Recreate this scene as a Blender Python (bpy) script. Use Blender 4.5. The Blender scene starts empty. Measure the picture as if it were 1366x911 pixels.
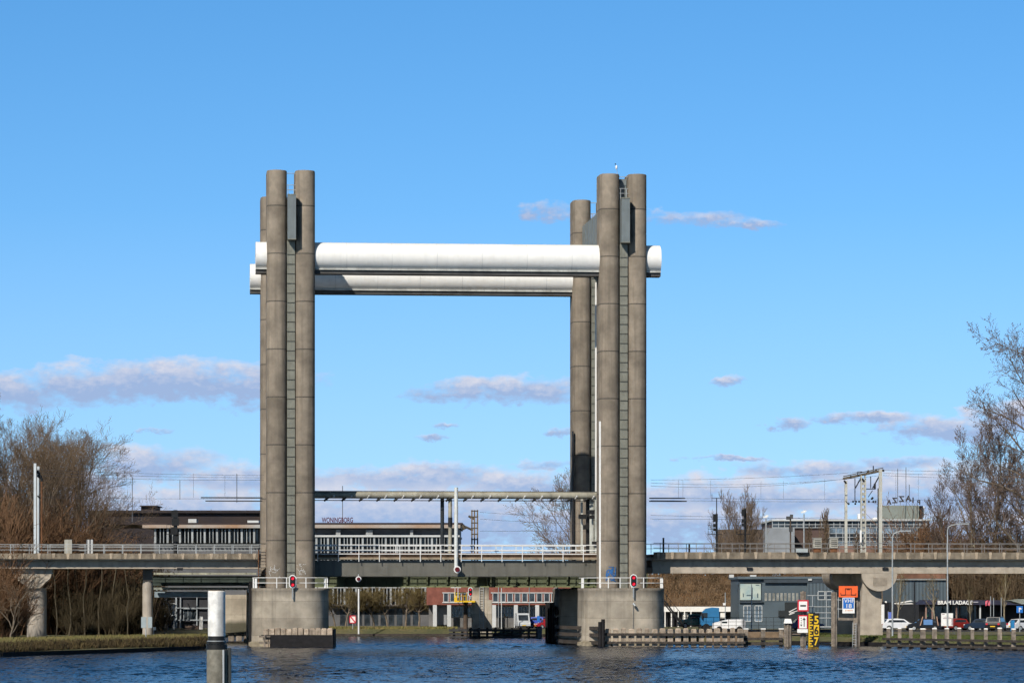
import bpy, math, random
from mathutils import Vector, Matrix
from mathutils.geometry import tessellate_polygon
R_ = math.radians
sc = bpy.context.scene
C = sc.collection
FPX, CX, HY, CAMZ = 4800.0, 683.0, 790.0, 5.5

# ------------------------------------------------------------------ frames
A = R_(5.5)
E1 = (math.cos(A), math.sin(A)); E2 = (-math.sin(A), math.cos(A))
OX, OY = -22.68, 369.0
def W(p): return p
def B(p):
    s, t, z = p
    return (OX + s*E1[0] + t*E2[0], OY + s*E1[1] + t*E2[1], z)
def sB(px, t):
    k = (px-CX)/FPX
    return (k*(OY+t*E2[1]) - OX - t*E2[0])/(E1[0]-k*E1[1])
def zB(py, s, t): return CAMZ + (HY-py)/FPX*(OY+s*E1[1]+t*E2[1])
def X(px, D): return (px-CX)/FPX*D
def Z(py, D): return CAMZ + (HY-py)/FPX*D
def Rf(loc, ang):
    c, s = math.cos(ang), math.sin(ang)
    return lambda p: (loc[0]+c*p[0]-s*p[1], loc[1]+s*p[0]+c*p[1], loc[2]+p[2])

# ------------------------------------------------------------------ mesh builder
class MB:
    def __init__(s, fr=W): s.v=[]; s.f=[]; s.sm=[]; s.fr=fr
    def add(s, vs, fs, smooth=False):
        b=len(s.v); fr=s.fr
        s.v += [fr(v) for v in vs]
        s.f += [tuple(i+b for i in f) for f in fs]
        s.sm += [smooth]*len(fs)
        return s
    def box(s,x0,x1,y0,y1,z0,z1,top=None):
        a,b,c,d = (x0,x1,y0,y1) if top is None else top
        vs=[(x0,y0,z0),(x1,y0,z0),(x1,y1,z0),(x0,y1,z0),(a,c,z1),(b,c,z1),(b,d,z1),(a,d,z1)]
        return s.add(vs,[(0,3,2,1),(4,5,6,7),(0,1,5,4),(1,2,6,5),(2,3,7,6),(3,0,4,7)])
    def cyl(s,p0,p1,r0,r1=None,n=12,caps=True):
        r1=r0 if r1 is None else r1
        p0=Vector(p0); p1=Vector(p1); d=(p1-p0)
        if d.length<1e-6: return s
        d.normalize()
        u=d.orthogonal().normalized(); w=d.cross(u)
        a=[];b=[]
        for i in range(n):
            t=2*math.pi*i/n; o=u*math.cos(t)+w*math.sin(t)
            a.append(tuple(p0+o*r0)); b.append(tuple(p1+o*r1))
        s.add(a+b,[(i,(i+1)%n,n+(i+1)%n,n+i) for i in range(n)],n>5)
        if caps:
            s.add(a,[tuple(range(n-1,-1,-1))]); s.add(b,[tuple(range(n))])
        return s
    def loft(s,poly,zs,smooth=True,caps=True):
        """poly: list of (x,y); zs: list of (z, inset-scale-function offset)"""
        n=len(poly); cx=sum(p[0] for p in poly)/n; cy=sum(p[1] for p in poly)/n
        vs=[]
        for z,o in zs:
            for (x,y) in poly:
                dx,dy=x-cx,y-cy; L=math.hypot(dx,dy) or 1
                vs.append((x-dx/L*o,y-dy/L*o,z))
        fs=[]
        for k in range(len(zs)-1):
            fs+=[(k*n+i,k*n+(i+1)%n,(k+1)*n+(i+1)%n,(k+1)*n+i) for i in range(n)]
        s.add(vs,fs,smooth)
        if caps:
            s.add(vs[:n],[tuple(range(n-1,-1,-1))]); s.add(vs[-n:],[tuple(range(n))])
        return s
    def prism(s,poly,y0,y1,ax='y',smooth=False):
        """poly in (x,z) extruded along y (ax y) ; (y,z) along x ; (x,y) along z"""
        n=len(poly)
        if ax=='y': a=[(p[0],y0,p[1]) for p in poly]; b=[(p[0],y1,p[1]) for p in poly]
        elif ax=='x': a=[(y0,p[0],p[1]) for p in poly]; b=[(y1,p[0],p[1]) for p in poly]
        else: a=[(p[0],p[1],y0) for p in poly]; b=[(p[0],p[1],y1) for p in poly]
        s.add(a+b,[(i,(i+1)%n,n+(i+1)%n,n+i) for i in range(n)],smooth)
        tri=[tuple(t) for t in tessellate_polygon([[Vector((p[0],p[1],0)) for p in poly]])]
        s.add(a,tri); s.add(b,[t[::-1] for t in tri])
        return s
    def ball(s,c,r,n=8,m=6,sc=(1,1,1)):
        vs=[];fs=[]
        for j in range(m+1):
            ph=math.pi*j/m
            for i in range(n):
                th=2*math.pi*i/n
                vs.append((c[0]+r*sc[0]*math.sin(ph)*math.cos(th),c[1]+r*sc[1]*math.sin(ph)*math.sin(th),c[2]+r*sc[2]*math.cos(ph)))
        for j in range(m):
            for i in range(n): fs.append((j*n+i,(j+1)*n+i,(j+1)*n+(i+1)%n,j*n+(i+1)%n))
        return s.add(vs,fs,True)
    def build(s,name,mat,parent=None,loc=None):
        if parent is not None: o=wloc[parent.name]
        elif loc is not None: o=loc
        else:
            xs=[v[0] for v in s.v]; ys=[v[1] for v in s.v]; zs=[v[2] for v in s.v]
            o=((min(xs)+max(xs))/2,(min(ys)+max(ys))/2,min(zs))
        me=bpy.data.meshes.new(name)
        me.from_pydata([(v[0]-o[0],v[1]-o[1],v[2]-o[2]) for v in s.v],[],s.f)
        me.polygons.foreach_set('use_smooth',s.sm)
        me.materials.append(mat); me.update()
        ob=bpy.data.objects.new(name,me); C.objects.link(ob)
        if parent is not None: ob.parent=parent
        else: ob.location=o
        wloc[ob.name]=tuple(o)
        return ob
wloc={}
def tag(o,label=None,cat=None,group=None,kind=None):
    if label: o['label']=label
    if cat: o['category']=cat
    if group: o['group']=group
    if kind: o['kind']=kind
    return o
def thing(name,loc,label,cat,group=None):
    o=bpy.data.objects.new(name,None); C.objects.link(o); o.location=loc
    o.empty_display_size=.5
    wloc[o.name]=tuple(loc)
    return tag(o,label,cat,group)
def struct(o): o['kind']='structure'; return o
def kids(o): return [c for c in C.objects if c.parent==o]
def dup(root,loc,rotz=0,label=None,scale=None,group=None):
    r=root.copy(); C.objects.link(r); r.location=loc; r.rotation_euler=(0,0,rotz)
    if scale: r.scale=(scale,)*3 if not hasattr(scale,'__len__') else scale
    if label: r['label']=label
    if group: r['group']=group
    for ch in CH.get(root.name) or CH.setdefault(root.name,kids(root)):
        c=ch.copy(); C.objects.link(c); c.parent=r
        for g in CH.get(ch.name) or CH.setdefault(ch.name,kids(ch)):
            d=g.copy(); C.objects.link(d); d.parent=c
    return r
CH={}

# ------------------------------------------------------------------ materials
def newmat(name):
    m=bpy.data.materials.new(name); m.use_nodes=True
    nt=m.node_tree; bs=nt.nodes['Principled BSDF']
    return m,nt,bs
def N(nt,t,**k):
    n=nt.nodes.new(t)
    for a,b in k.items():
        if a.startswith('i_'): n.inputs[int(a[2:]) if a[2:].isdigit() else a[2:]].default_value=b
        else: setattr(n,a,b)
    return n
def math_(nt,op,a,b=None,c=None,clamp=False):
    n=nt.nodes.new('ShaderNodeMath'); n.operation=op; n.use_clamp=clamp
    for i,x in enumerate((a,b,c)):
        if x is None: continue
        if isinstance(x,(int,float)): n.inputs[i].default_value=x
        else: nt.links.new(x,n.inputs[i])
    return n.outputs[0]
def mixc(nt,fac,a,b,mode='MIX'):
    n=nt.nodes.new('ShaderNodeMix'); n.data_type='RGBA'; n.blend_type=mode
    for i,x in ((0,fac),(6,a),(7,b)):
        if isinstance(x,(int,float)): n.inputs[i].default_value=x
        elif isinstance(x,tuple): n.inputs[i].default_value=(*x[:3],1)
        else: nt.links.new(x,n.inputs[i])
    return n.outputs[2]
def noise(nt,vec,scale,detail=4,stretch=None,rough=.55):
    if stretch:
        m=N(nt,'ShaderNodeMapping'); m.inputs['Scale'].default_value=stretch
        nt.links.new(vec,m.inputs[0]); vec=m.outputs[0]
    n=N(nt,'ShaderNodeTexNoise'); n.inputs['Scale'].default_value=scale; n.inputs['Detail'].default_value=detail
    n.inputs['Roughness'].default_value=rough
    nt.links.new(vec,n.inputs['Vector'])
    return n.outputs['Fac']
def ramp(nt,x,a,b):
    n=N(nt,'ShaderNodeMapRange'); n.inputs[1].default_value=a; n.inputs[2].default_value=b
    nt.links.new(x,n.inputs[0]); return n.outputs[0]
MC={}
def mat(name,col,rough=.8,var=.2,scale=1.2,col2=None,streak=0.,metal=0.,bump=0.,joint=None,spec=.3,rnd=0.,fine=6.,topst=None):
    if name in MC: return MC[name]
    m,nt,bs=newmat(name)
    tc=N(nt,'ShaderNodeTexCoord').outputs['Object']
    n1=noise(nt,tc,scale,5)
    c2=col2 or tuple(c*(1-var) for c in col)
    c1=tuple(min(1,c*(1+var*.5)) for c in col)
    c=mixc(nt,ramp(nt,n1,.35,.65),c1,c2)
    n2=noise(nt,tc,fine,3)
    c=mixc(nt,.35*min(1,var*3),c,mixc(nt,ramp(nt,n2,.3,.7),(1.15,1.15,1.15),(.75,.75,.75)),'MULTIPLY')
    if streak:
        n3=noise(nt,tc,1.0,4,(2.2,2.2,.09))
        c=mixc(nt,math_(nt,'MULTIPLY',ramp(nt,n3,.5,.75),streak,clamp=True),c,tuple(x*.35 for x in col))
    if joint:
        sep=N(nt,'ShaderNodeSeparateXYZ'); nt.links.new(tc,sep.inputs[0])
        per,off,wd=joint
        q=math_(nt,'DIVIDE',math_(nt,'SUBTRACT',sep.outputs[2],off),per)
        fr=math_(nt,'FRACT',q)
        jl=math_(nt,'LESS_THAN',fr,wd/per)
        soft=ramp(nt,fr,0,.06)   # grime washed just above each joint
        c=mixc(nt,math_(nt,'MULTIPLY',math_(nt,'SUBTRACT',1.0,soft),.10),c,(0.1,.09,.08))
        wn=N(nt,'ShaderNodeTexWhiteNoise',noise_dimensions='2D')
        cb=N(nt,'ShaderNodeCombineXYZ'); nt.links.new(math_(nt,'FLOOR',q),cb.inputs[0])
        oi=N(nt,'ShaderNodeObjectInfo'); nt.links.new(oi.outputs['Random'],cb.inputs[1])
        nt.links.new(cb.outputs[0],wn.inputs['Vector'])
        g=ramp(nt,wn.outputs['Value'],0,1); g=math_(nt,'MULTIPLY_ADD',g,.28,.86)
        gc=N(nt,'ShaderNodeCombineXYZ')
        for i in range(3): nt.links.new(g,gc.inputs[i])
        c=mixc(nt,1.0,c,gc.outputs[0],'MULTIPLY')
        c=mixc(nt,math_(nt,'MULTIPLY',jl,.75 if wd>.1 else .4),c,(.05,.045,.04))
    if topst:
        sp=N(nt,'ShaderNodeSeparateXYZ'); nt.links.new(tc,sp.inputs[0])
        z0,hh,am=topst
        n4=noise(nt,tc,1.0,5,(1.6,1.6,.12))
        f=ramp(nt,math_(nt,'SUBTRACT',sp.outputs[2],math_(nt,'MULTIPLY',n4,1.1)),z0-hh-.5,z0-.5)
        c=mixc(nt,math_(nt,'MULTIPLY',f,am,clamp=True),c,(.06,.052,.042))
        f2=ramp(nt,math_(nt,'ADD',sp.outputs[2],math_(nt,'MULTIPLY',n4,.5)),1.9,1.35)
        c=mixc(nt,math_(nt,'MULTIPLY',f2,.85),c,(.045,.045,.025))
    if rnd:
        oi=N(nt,'ShaderNodeObjectInfo')
        h=N(nt,'ShaderNodeHueSaturation'); nt.links.new(c,h.inputs['Color'])
        nt.links.new(math_(nt,'MULTIPLY_ADD',oi.outputs['Random'],rnd*2,1-rnd),h.inputs['Value'])
        c=h.outputs[0]
    nt.links.new(c,bs.inputs['Base Color'])
    bs.inputs['Roughness'].default_value=rough; bs.inputs['Metallic'].default_value=metal
    bs.inputs['Specular IOR Level'].default_value=spec
    if bump:
        b=N(nt,'ShaderNodeBump'); b.inputs['Strength'].default_value=.6; b.inputs['Distance'].default_value=bump
        nt.links.new(n2,b.inputs['Height']); nt.links.new(b.outputs[0],bs.inputs['Normal'])
    MC[name]=m; return m
def emat(name,col,st):
    if name in MC: return MC[name]
    m,nt,bs=newmat(name); bs.inputs['Base Color'].default_value=(*col,1)
    bs.inputs['Emission Color'].default_value=(*col,1); bs.inputs['Emission Strength'].default_value=st
    MC[name]=m; return m
def striped(name,c1,c2,per,duty=.5,axis=0,rough=.6,var=.15):
    """ribbed cladding: bands across X (axis 0) or Z (axis 2) of the object"""
    if name in MC: return MC[name]
    m,nt,bs=newmat(name); tc=N(nt,'ShaderNodeTexCoord').outputs['Object']
    sep=N(nt,'ShaderNodeSeparateXYZ'); nt.links.new(tc,sep.inputs[0])
    fr=math_(nt,'FRACT',math_(nt,'DIVIDE',sep.outputs[axis],per))
    f=math_(nt,'LESS_THAN',fr,duty)
    c=mixc(nt,f,c1,c2)
    c=mixc(nt,var,c,mixc(nt,ramp(nt,noise(nt,tc,.8,4),.3,.7),(1.3,1.3,1.3),(.6,.6,.6)),'MULTIPLY')
    nt.links.new(c,bs.inputs['Base Color']); bs.inputs['Roughness'].default_value=rough
    MC[name]=m; return m
def glass(name,col=(.02,.025,.03),r=.1):
    if name in MC: return MC[name]
    m,nt,bs=newmat(name)
    tc=N(nt,'ShaderNodeTexCoord').outputs['Object']
    c=mixc(nt,ramp(nt,noise(nt,tc,.6,3),.4,.6),col,tuple(x*2.4 for x in col))
    nt.links.new(c,bs.inputs['Base Color'])
    bs.inputs['Roughness'].default_value=r; bs.inputs['Specular IOR Level'].default_value=.6
    MC[name]=m; return m

CONC = mat('concrete_column',(.232,.195,.152),.9,.3,.5,streak=.45,joint=(4.89,-.10,.13),bump=.02,fine=3)
PIERC= mat('concrete_pier',(.46,.40,.315),.9,.3,.45,streak=.45,joint=(1.75,.35,.03),bump=.02,fine=2.5,topst=(6.96,1.1,.75))
DECKC= mat('concrete_deck',(.43,.37,.295),.9,.22,.8,streak=.25,bump=.01)
PARA = mat('concrete_parapet',(.235,.195,.145),.95,.4,.9,streak=.8)
PARL = mat('concrete_bracket',(.42,.34,.25),.9,.25,1.5,streak=.3)
WHITE= mat('white_paint',(.82,.805,.765),.55,.06,.5,streak=.10,fine=2)
RAILW= mat('white_railing_paint',(.78,.78,.76),.5,.08,2)
GALV = mat('galvanised_steel',(.42,.44,.44),.45,.2,2,metal=.3)
STEELG=mat('grey_green_steel',(.20,.20,.165),.55,.18,1.2,streak=.3)
HOOD = mat('housing_panel_grey',(.17,.195,.20),.55,.12,1,streak=.25)
GIRD = mat('girder_grey_paint',(.135,.13,.11),.6,.12,.7,streak=.45)
GREEN= mat('girder_green_paint',(.105,.12,.07),.6,.2,.8,streak=.5)
DARK = mat('black_steel',(.018,.018,.02),.5,.2,2)
RUST = mat('rusty_steel',(.17,.075,.035),.85,.4,3)
TIMB = mat('weathered_timber',(.24,.20,.16),.9,.4,2.5,streak=.7,rnd=.2)
TIMBP= mat('pile_top_timber',(.36,.29,.22),.9,.4,2.5,streak=.6,rnd=.2)
TIMBD= mat('dark_timber',(.06,.05,.042),.9,.4,2.5,rnd=.15)
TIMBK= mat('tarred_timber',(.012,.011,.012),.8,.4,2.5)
BRICK= mat('red_brick',(.235,.085,.062),.9,.25,1.5,fine=14)
ROOFB= mat('brown_roof',(.04,.028,.028),.8,.3,.3)
FASC = mat('rust_brown_fascia',(.26,.14,.075),.7,.3,.3)
PALE = mat('pale_panel',(.55,.56,.55),.6,.12,.4)
ANTH = mat('anthracite_panel',(.045,.052,.062),.6,.2,.5)
BLUEG= mat('blue_grey_cladding',(.082,.11,.13),.6,.12,.4)
BLUEC= striped('blue_grey_corrugated',(.085,.115,.135),(.05,.07,.085),.45,.5,0)
GLASS= glass('dark_window_glass')
GLASB= glass('sky_window_glass',(.09,.12,.15),.15)
ASPH = mat('asphalt',(.05,.05,.052),.95,.2,1)
REDL = emat('red_signal_light',(.9,.01,.035),.45)
REDD = mat('dark_red_lens',(.12,.012,.015),.3,.1,2)
YEL  = mat('yellow_paint',(.75,.47,.02),.5,.1,1)
BLK  = mat('black_paint',(.015,.015,.015),.5,.1,1)
REDP = mat('red_paint',(.6,.02,.04),.5,.1,1)
ORNG = mat('orange_board',(.86,.13,.03),.6,.08,1)
BLUP = mat('blue_sign_paint',(.02,.15,.50),.5,.08,1)
TYRE = mat('tyre_rubber',(.02,.02,.02),.9,.1,2)
BARK = mat('grey_bark',(.17,.135,.10),.95,.35,2)
BARKL= mat('light_bark',(.26,.22,.15),.95,.35,2)
TWIG = mat('brown_twigs',(.16,.112,.072),.9,.3,.5,rnd=.12)
TWIGO= mat('rust_orange_twigs',(.15,.082,.042),.9,.35,.4,rnd=.2)
TWIGR= mat('reddish_budding_twigs',(.14,.10,.078),.9,.3,.5)
TWIGG= mat('olive_brown_twigs',(.15,.115,.05),.9,.35,.4,rnd=.15)

# ------------------------------------------------------------------ ground and water
def water_mat():
    m,nt,bs=newmat('river_water')
    tc=N(nt,'ShaderNodeTexCoord').outputs['Object']
    # fine ripples as a direct slope field (finer than the wave mesh)
    mp=N(nt,'ShaderNodeMapping'); mp.inputs['Scale'].default_value=(2.2,.9,1); nt.links.new(tc,mp.inputs[0])
    n=N(nt,'ShaderNodeTexNoise'); n.inputs['Scale'].default_value=1.6; n.inputs['Detail'].default_value=3; nt.links.new(mp.outputs[0],n.inputs['Vector'])
    s=N(nt,'ShaderNodeVectorMath',operation='SUBTRACT'); nt.links.new(n.outputs['Color'],s.inputs[0]); s.inputs[1].default_value=(.5,.5,.5)
    s2=N(nt,'ShaderNodeVectorMath',operation='MULTIPLY'); nt.links.new(s.outputs[0],s2.inputs[0]); s2.inputs[1].default_value=(.75,.75,0)
    ge=N(nt,'ShaderNodeNewGeometry')
    a=N(nt,'ShaderNodeVectorMath',operation='ADD'); nt.links.new(s2.outputs[0],a.inputs[0]); nt.links.new(ge.outputs['Normal'],a.inputs[1])
    no=N(nt,'ShaderNodeVectorMath',operation='NORMALIZE'); nt.links.new(a.outputs[0],no.inputs[0]); nt.links.new(no.outputs[0],bs.inputs['Normal'])
    c=noise(nt,tc,1.0,2,(.05,.035,1))
    col=mixc(nt,ramp(nt,c,.3,.7),(.003,.010,.026),(.006,.013,.024))
    nt.links.new(col,bs.inputs['Base Color'])
    bs.inputs['Roughness'].default_value=.16; bs.inputs['IOR'].default_value=1.33; bs.inputs['Specular IOR Level'].default_value=.33
    return m
WATER=water_mat()
def water():
    import numpy as np
    rs=np.random.RandomState(4)
    ys=np.concatenate([np.arange(205,300,.33),np.arange(300,470,.5)]); xs=np.arange(-78,78.01,.28)
    Xg,Yg=np.meshgrid(xs,ys); H=np.zeros_like(Xg)
    for k in range(70):
        lam=.48*(4.4**rs.rand()); th=math.radians(90+rs.normal(0,38)); kk=2*math.pi/lam
        amp=.0045*lam**.8
        H+=amp*np.sin(kk*(Xg*math.cos(th)+Yg*math.sin(th))+rs.rand()*6.283+.5*np.sin(Xg*.11+k)+.4*np.sin(Yg*.07+2*k))
    # gusts: calmer and rougher patches
    G=.75+.35*np.sin(Xg*.045+1.3+.6*np.sin(Yg*.06))*np.sin(Yg*.052+.4)+.15*np.sin(Xg*.13+Yg*.09)
    calm=1-.65*np.clip((Yg-372)/25,0,1)
    edge=np.clip(np.minimum((Xg+78)/4,(78-Xg)/4),0,1)*np.clip((Yg-205)/4,0,1)*np.clip((470-Yg)/4,0,1)
    H=H*G*calm*edge
    ny,nx=Xg.shape
    co=np.stack([Xg,Yg,H],-1).reshape(-1,3).astype(np.float32)
    idx=np.arange(nx*ny).reshape(ny,nx)
    q=np.stack([idx[:-1,:-1],idx[:-1,1:],idx[1:,1:],idx[1:,:-1]],-1).reshape(-1,4)
    me=bpy.data.meshes.new('water'); me.vertices.add(len(co)); me.vertices.foreach_set('co',co.ravel())
    me.loops.add(q.size); me.loops.foreach_set('vertex_index',q.ravel().astype(np.int32))
    me.polygons.add(len(q)); me.polygons.foreach_set('loop_start',np.arange(0,q.size,4,dtype=np.int32)); me.polygons.foreach_set('loop_total',np.full(len(q),4,dtype=np.int32))
    me.polygons.foreach_set('use_smooth',np.ones(len(q),dtype=bool)); me.update(calc_edges=True)
    # the calm surface around the modelled waves, joined to the same sheet
    import bmesh
    bm=bmesh.new(); bm.from_mesh(me)
    for (x0,x1,y0,y1) in ((-900,-78,-60,900),(78,900,-60,900),(-78,78,-60,205),(-78,78,470,900)):
        bm.faces.new([bm.verts.new(v) for v in ((x0,y0,0),(x1,y0,0),(x1,y1,0),(x0,y1,0))])
    bm.to_mesh(me); bm.free(); me.materials.append(WATER)
    o=bpy.data.objects.new('water',me); C.objects.link(o); struct(o)
water()

def ground_mat():
    m,nt,bs=newmat('grass_ground')
    tc=N(nt,'ShaderNodeTexCoord').outputs['Object']
    a=noise(nt,tc,.25,5); b=noise(nt,tc,2.5,4); c0=noise(nt,tc,.08,2)
    c=mixc(nt,ramp(nt,a,.35,.65),(.075,.083,.032),(.15,.125,.055))
    c=mixc(nt,ramp(nt,b,.4,.7),c,(.055,.06,.025))
    c=mixc(nt,math_(nt,'MULTIPLY',ramp(nt,c0,.5,.7),.5),c,(.19,.15,.08))
    nt.links.new(c,bs.inputs['Base Color']); bs.inputs['Roughness'].default_value=.95
    return m
GROUND=ground_mat()
GZ=.85
shore=[(-600,180),(-120,262),(X(0,309),309),(X(140,327),327),(X(262,345),345),(X(276,352),352),(X(290,385),385),(X(297,440),440),(X(325,456),456),
       (X(600,455),455),(X(745,452),452),(X(800,445),445),(X(868,402),402),(X(892,384),384),(X(1050,379),379),(X(1172,368),368),(X(1366,350),350),(95,300),(600,120)]
def offs(poly,d):
    out=[]
    for i,p in enumerate(poly):
        a=poly[max(0,i-1)]; b=poly[min(len(poly)-1,i+1)]
        tx,ty=b[0]-a[0],b[1]-a[1]; L=math.hypot(tx,ty)
        out.append((p[0]-ty/L*d,p[1]+tx/L*d))
    return out
inn=offs(shore,2.2)
g=MB()
outer=[(4500,120),(4500,5000),(-4500,5000),(-4500,180)]
poly=inn+outer
tri=tessellate_polygon([[Vector((p[0],p[1],0)) for p in poly]])
g.add([(p[0],p[1],GZ) for p in poly],[tuple(t) if ((poly[t[1]][0]-poly[t[0]][0])*(poly[t[2]][1]-poly[t[0]][1])-(poly[t[2]][0]-poly[t[0]][0])*(poly[t[1]][1]-poly[t[0]][1]))>0 else tuple(t)[::-1] for t in tri])
n=len(shore)
g.add([(p[0],p[1],.28) for p in shore]+[(p[0],p[1],GZ) for p in inn],[(i,i+1,n+i+1,n+i) for i in range(n-1)])
g.add([(p[0],p[1],-2) for p in shore]+[(p[0],p[1],.28) for p in shore],[(i,i+1,n+i+1,n+i) for i in range(n-1)])
struct(g.build('ground',GROUND,loc=(0,0,0)))
# timber edging on the left bank and the middle bank
def edging(pts,z,label,mt,w=.25):
    m=MB()
    for a,b in zip(pts[:-1],pts[1:]):
        d=Vector((b[0]-a[0],b[1]-a[1],0)); L=d.length; ang=math.atan2(d.y,d.x)
        m.fr=Rf((a[0],a[1],0),ang); m.box(0,L,-w,0.02,-1,z)
    return tag(m.build('bank_edging',mt),label,'bank edging')
edging(shore[1:6],.36,'black timber edging along the grassy left bank','%s'and TIMBK)
edging(shore[8:11],.3,'dark timber edging along the far middle bank',TIMBD)
edging(shore[14:18],.42,'dark timber edging below the grass on the right bank',TIMBK)
# road and paving on the right bank
struct(MB().box(14,110,427,452,GZ+.004,GZ+.03).build('road',ASPH,loc=(50,440,0)))
struct(MB().box(14,34,392,418,GZ+.004,GZ+.05).build('pavement',mat('brick_paving',(.30,.22,.15),.9,.3,2),loc=(25,400,0)))
struct(MB().box(-26,14,462,476,GZ+.004,GZ+.03).build('quay_road',ASPH,loc=(0,470,0)))
# embankment on the right behind the quay
def emb_mat():
    m,nt,bs=newmat('dry_grass_slope'); tc=N(nt,'ShaderNodeTexCoord').outputs['Object']
    a=noise(nt,tc,1,5,(.25,.5,1.2)); b=noise(nt,tc,3,4)
    c=mixc(nt,ramp(nt,a,.35,.65),(.13,.078,.04),(.06,.04,.024))  # darker patches put shadowed clumps into the colour
    c=mixc(nt,ramp(nt,b,.45,.7),c,(.18,.12,.06))
    nt.links.new(c,bs.inputs['Base Color']); bs.inputs['Roughness'].default_value=.95
    return m
EMB=emb_mat()
rng=random.Random(5)
m=MB(); nx,ny=60,12; vs=[]; 
for j in range(ny+1):
    for i in range(nx+1):
        x=8+i*60/nx; f=j/ny; zz=GZ-.3+7.6*(f*f*(3-2*f))
        vs.append((x,498+22*f+rng.uniform(-.3,.3),zz+rng.uniform(-.25,.25)))
m.add(vs,[(j*(nx+1)+i,j*(nx+1)+i+1,(j+1)*(nx+1)+i+1,(j+1)*(nx+1)+i) for j in range(ny) for i in range(nx)],True)
m.box(8,68,520,560,0,7.6)
struct(m.build('hill',EMB,loc=(40,510,0)))

# grass blades
def grass(name,region,nb,hh,cols,seed,label):
    r=random.Random(seed); m=MB()
    for _ in range(nb):
        x,y,z=region(r); h=hh*r.uniform(.4,1.3); a=r.uniform(0,math.pi); w=.03+.05*r.random()
        dx,dy=math.cos(a)*w,math.sin(a)*w; lx,ly=r.uniform(-.5,.5)*h,r.uniform(-.5,.5)*h
        m.add([(x-dx,y-dy,z),(x+dx,y+dy,z),(x+lx,y+ly,z+h)],[(0,1,2)])
    o=m.build(name,cols,loc=(0,0,0)); o['kind']='stuff'; o['label']=label; o['category']='grass'
    return o
GR1=mat('bank_grass_blades',(.11,.12,.035),.9,.4,.6,col2=(.24,.18,.075))
GR2=mat('bank_grass_green',(.05,.082,.020),.9,.4,.6,col2=(.12,.115,.04))
GR3=mat('dry_edge_weeds',(.045,.033,.018),.9,.4,.6,col2=(.11,.08,.035))
def regL(r):
    u=r.random(); k=r.uniform(1,5-1e-6); i=int(k); f=k-i
    i0=[1,2,3,3][i-1] if False else i
    a,b=shore[i0],shore[i0+1]; x=a[0]+(b[0]-a[0])*f; y=a[1]+(b[1]-a[1])*f
    d=r.uniform(.4,26)**1.0; return (max(-60,x)-.25*d+r.uniform(-1,1),y+d,GZ-.03 if d>2 else .28+.57*d/2.2)
def regL(r):
    px=r.uniform(-10,276); D0=309+(px/276)*38; d=r.uniform(.2,40); D=D0+d
    if px>262: d=min(d,30)
    return (X(px,D),D,.25+.6*min(1,d/2.2))
grass('grass',regL,26000,.34,GR1,1,'rough green and straw grass on the left bank')
def regLe(r):
    px=r.uniform(-10,276); D0=309+(px/276)*38; d=r.uniform(.1,2.6); D=D0+d
    return (X(px,D),D,.25+.6*min(1,d/2.2))
grass('edge_weeds',regLe,9000,.5,GR3,2,'dry brown weeds along the edge of the left bank')
def regR(r):
    px=r.uniform(1090,1380); D0=368.5-(px-1172)/194*18 if px>1172 else 379-(px-1090)/82*10.5; d=r.uniform(.3,22); D=D0+d
    return (X(px,D),D,.25+.6*min(1,d/2.2))
grass('lawn',regR,26000,.2,GR2,3,'green grass strip behind the piles on the right bank')
def regM(r):
    px=r.uniform(435,610); d=r.uniform(.3,12); D=456+d
    return (X(px,D),D,.25+.6*min(1,d/2.2))
grass('far_grass',regM,5000,.3,GR1,4,'short grass along the far middle bank')
def regE(r):
    f=r.random(); x=r.uniform(14,50)
    return (x,498+22*f,GZ-.35+7.6*(f*f*(3-2*f)))
grass('slope_grass',regE,20000,.6,mat('slope_dry_grass',(.17,.10,.05),.95,.4,.35,col2=(.055,.038,.02)),6,'brown dead grass covering the embankment')  # dark second tone stands in for shadow among the clumps

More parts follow.
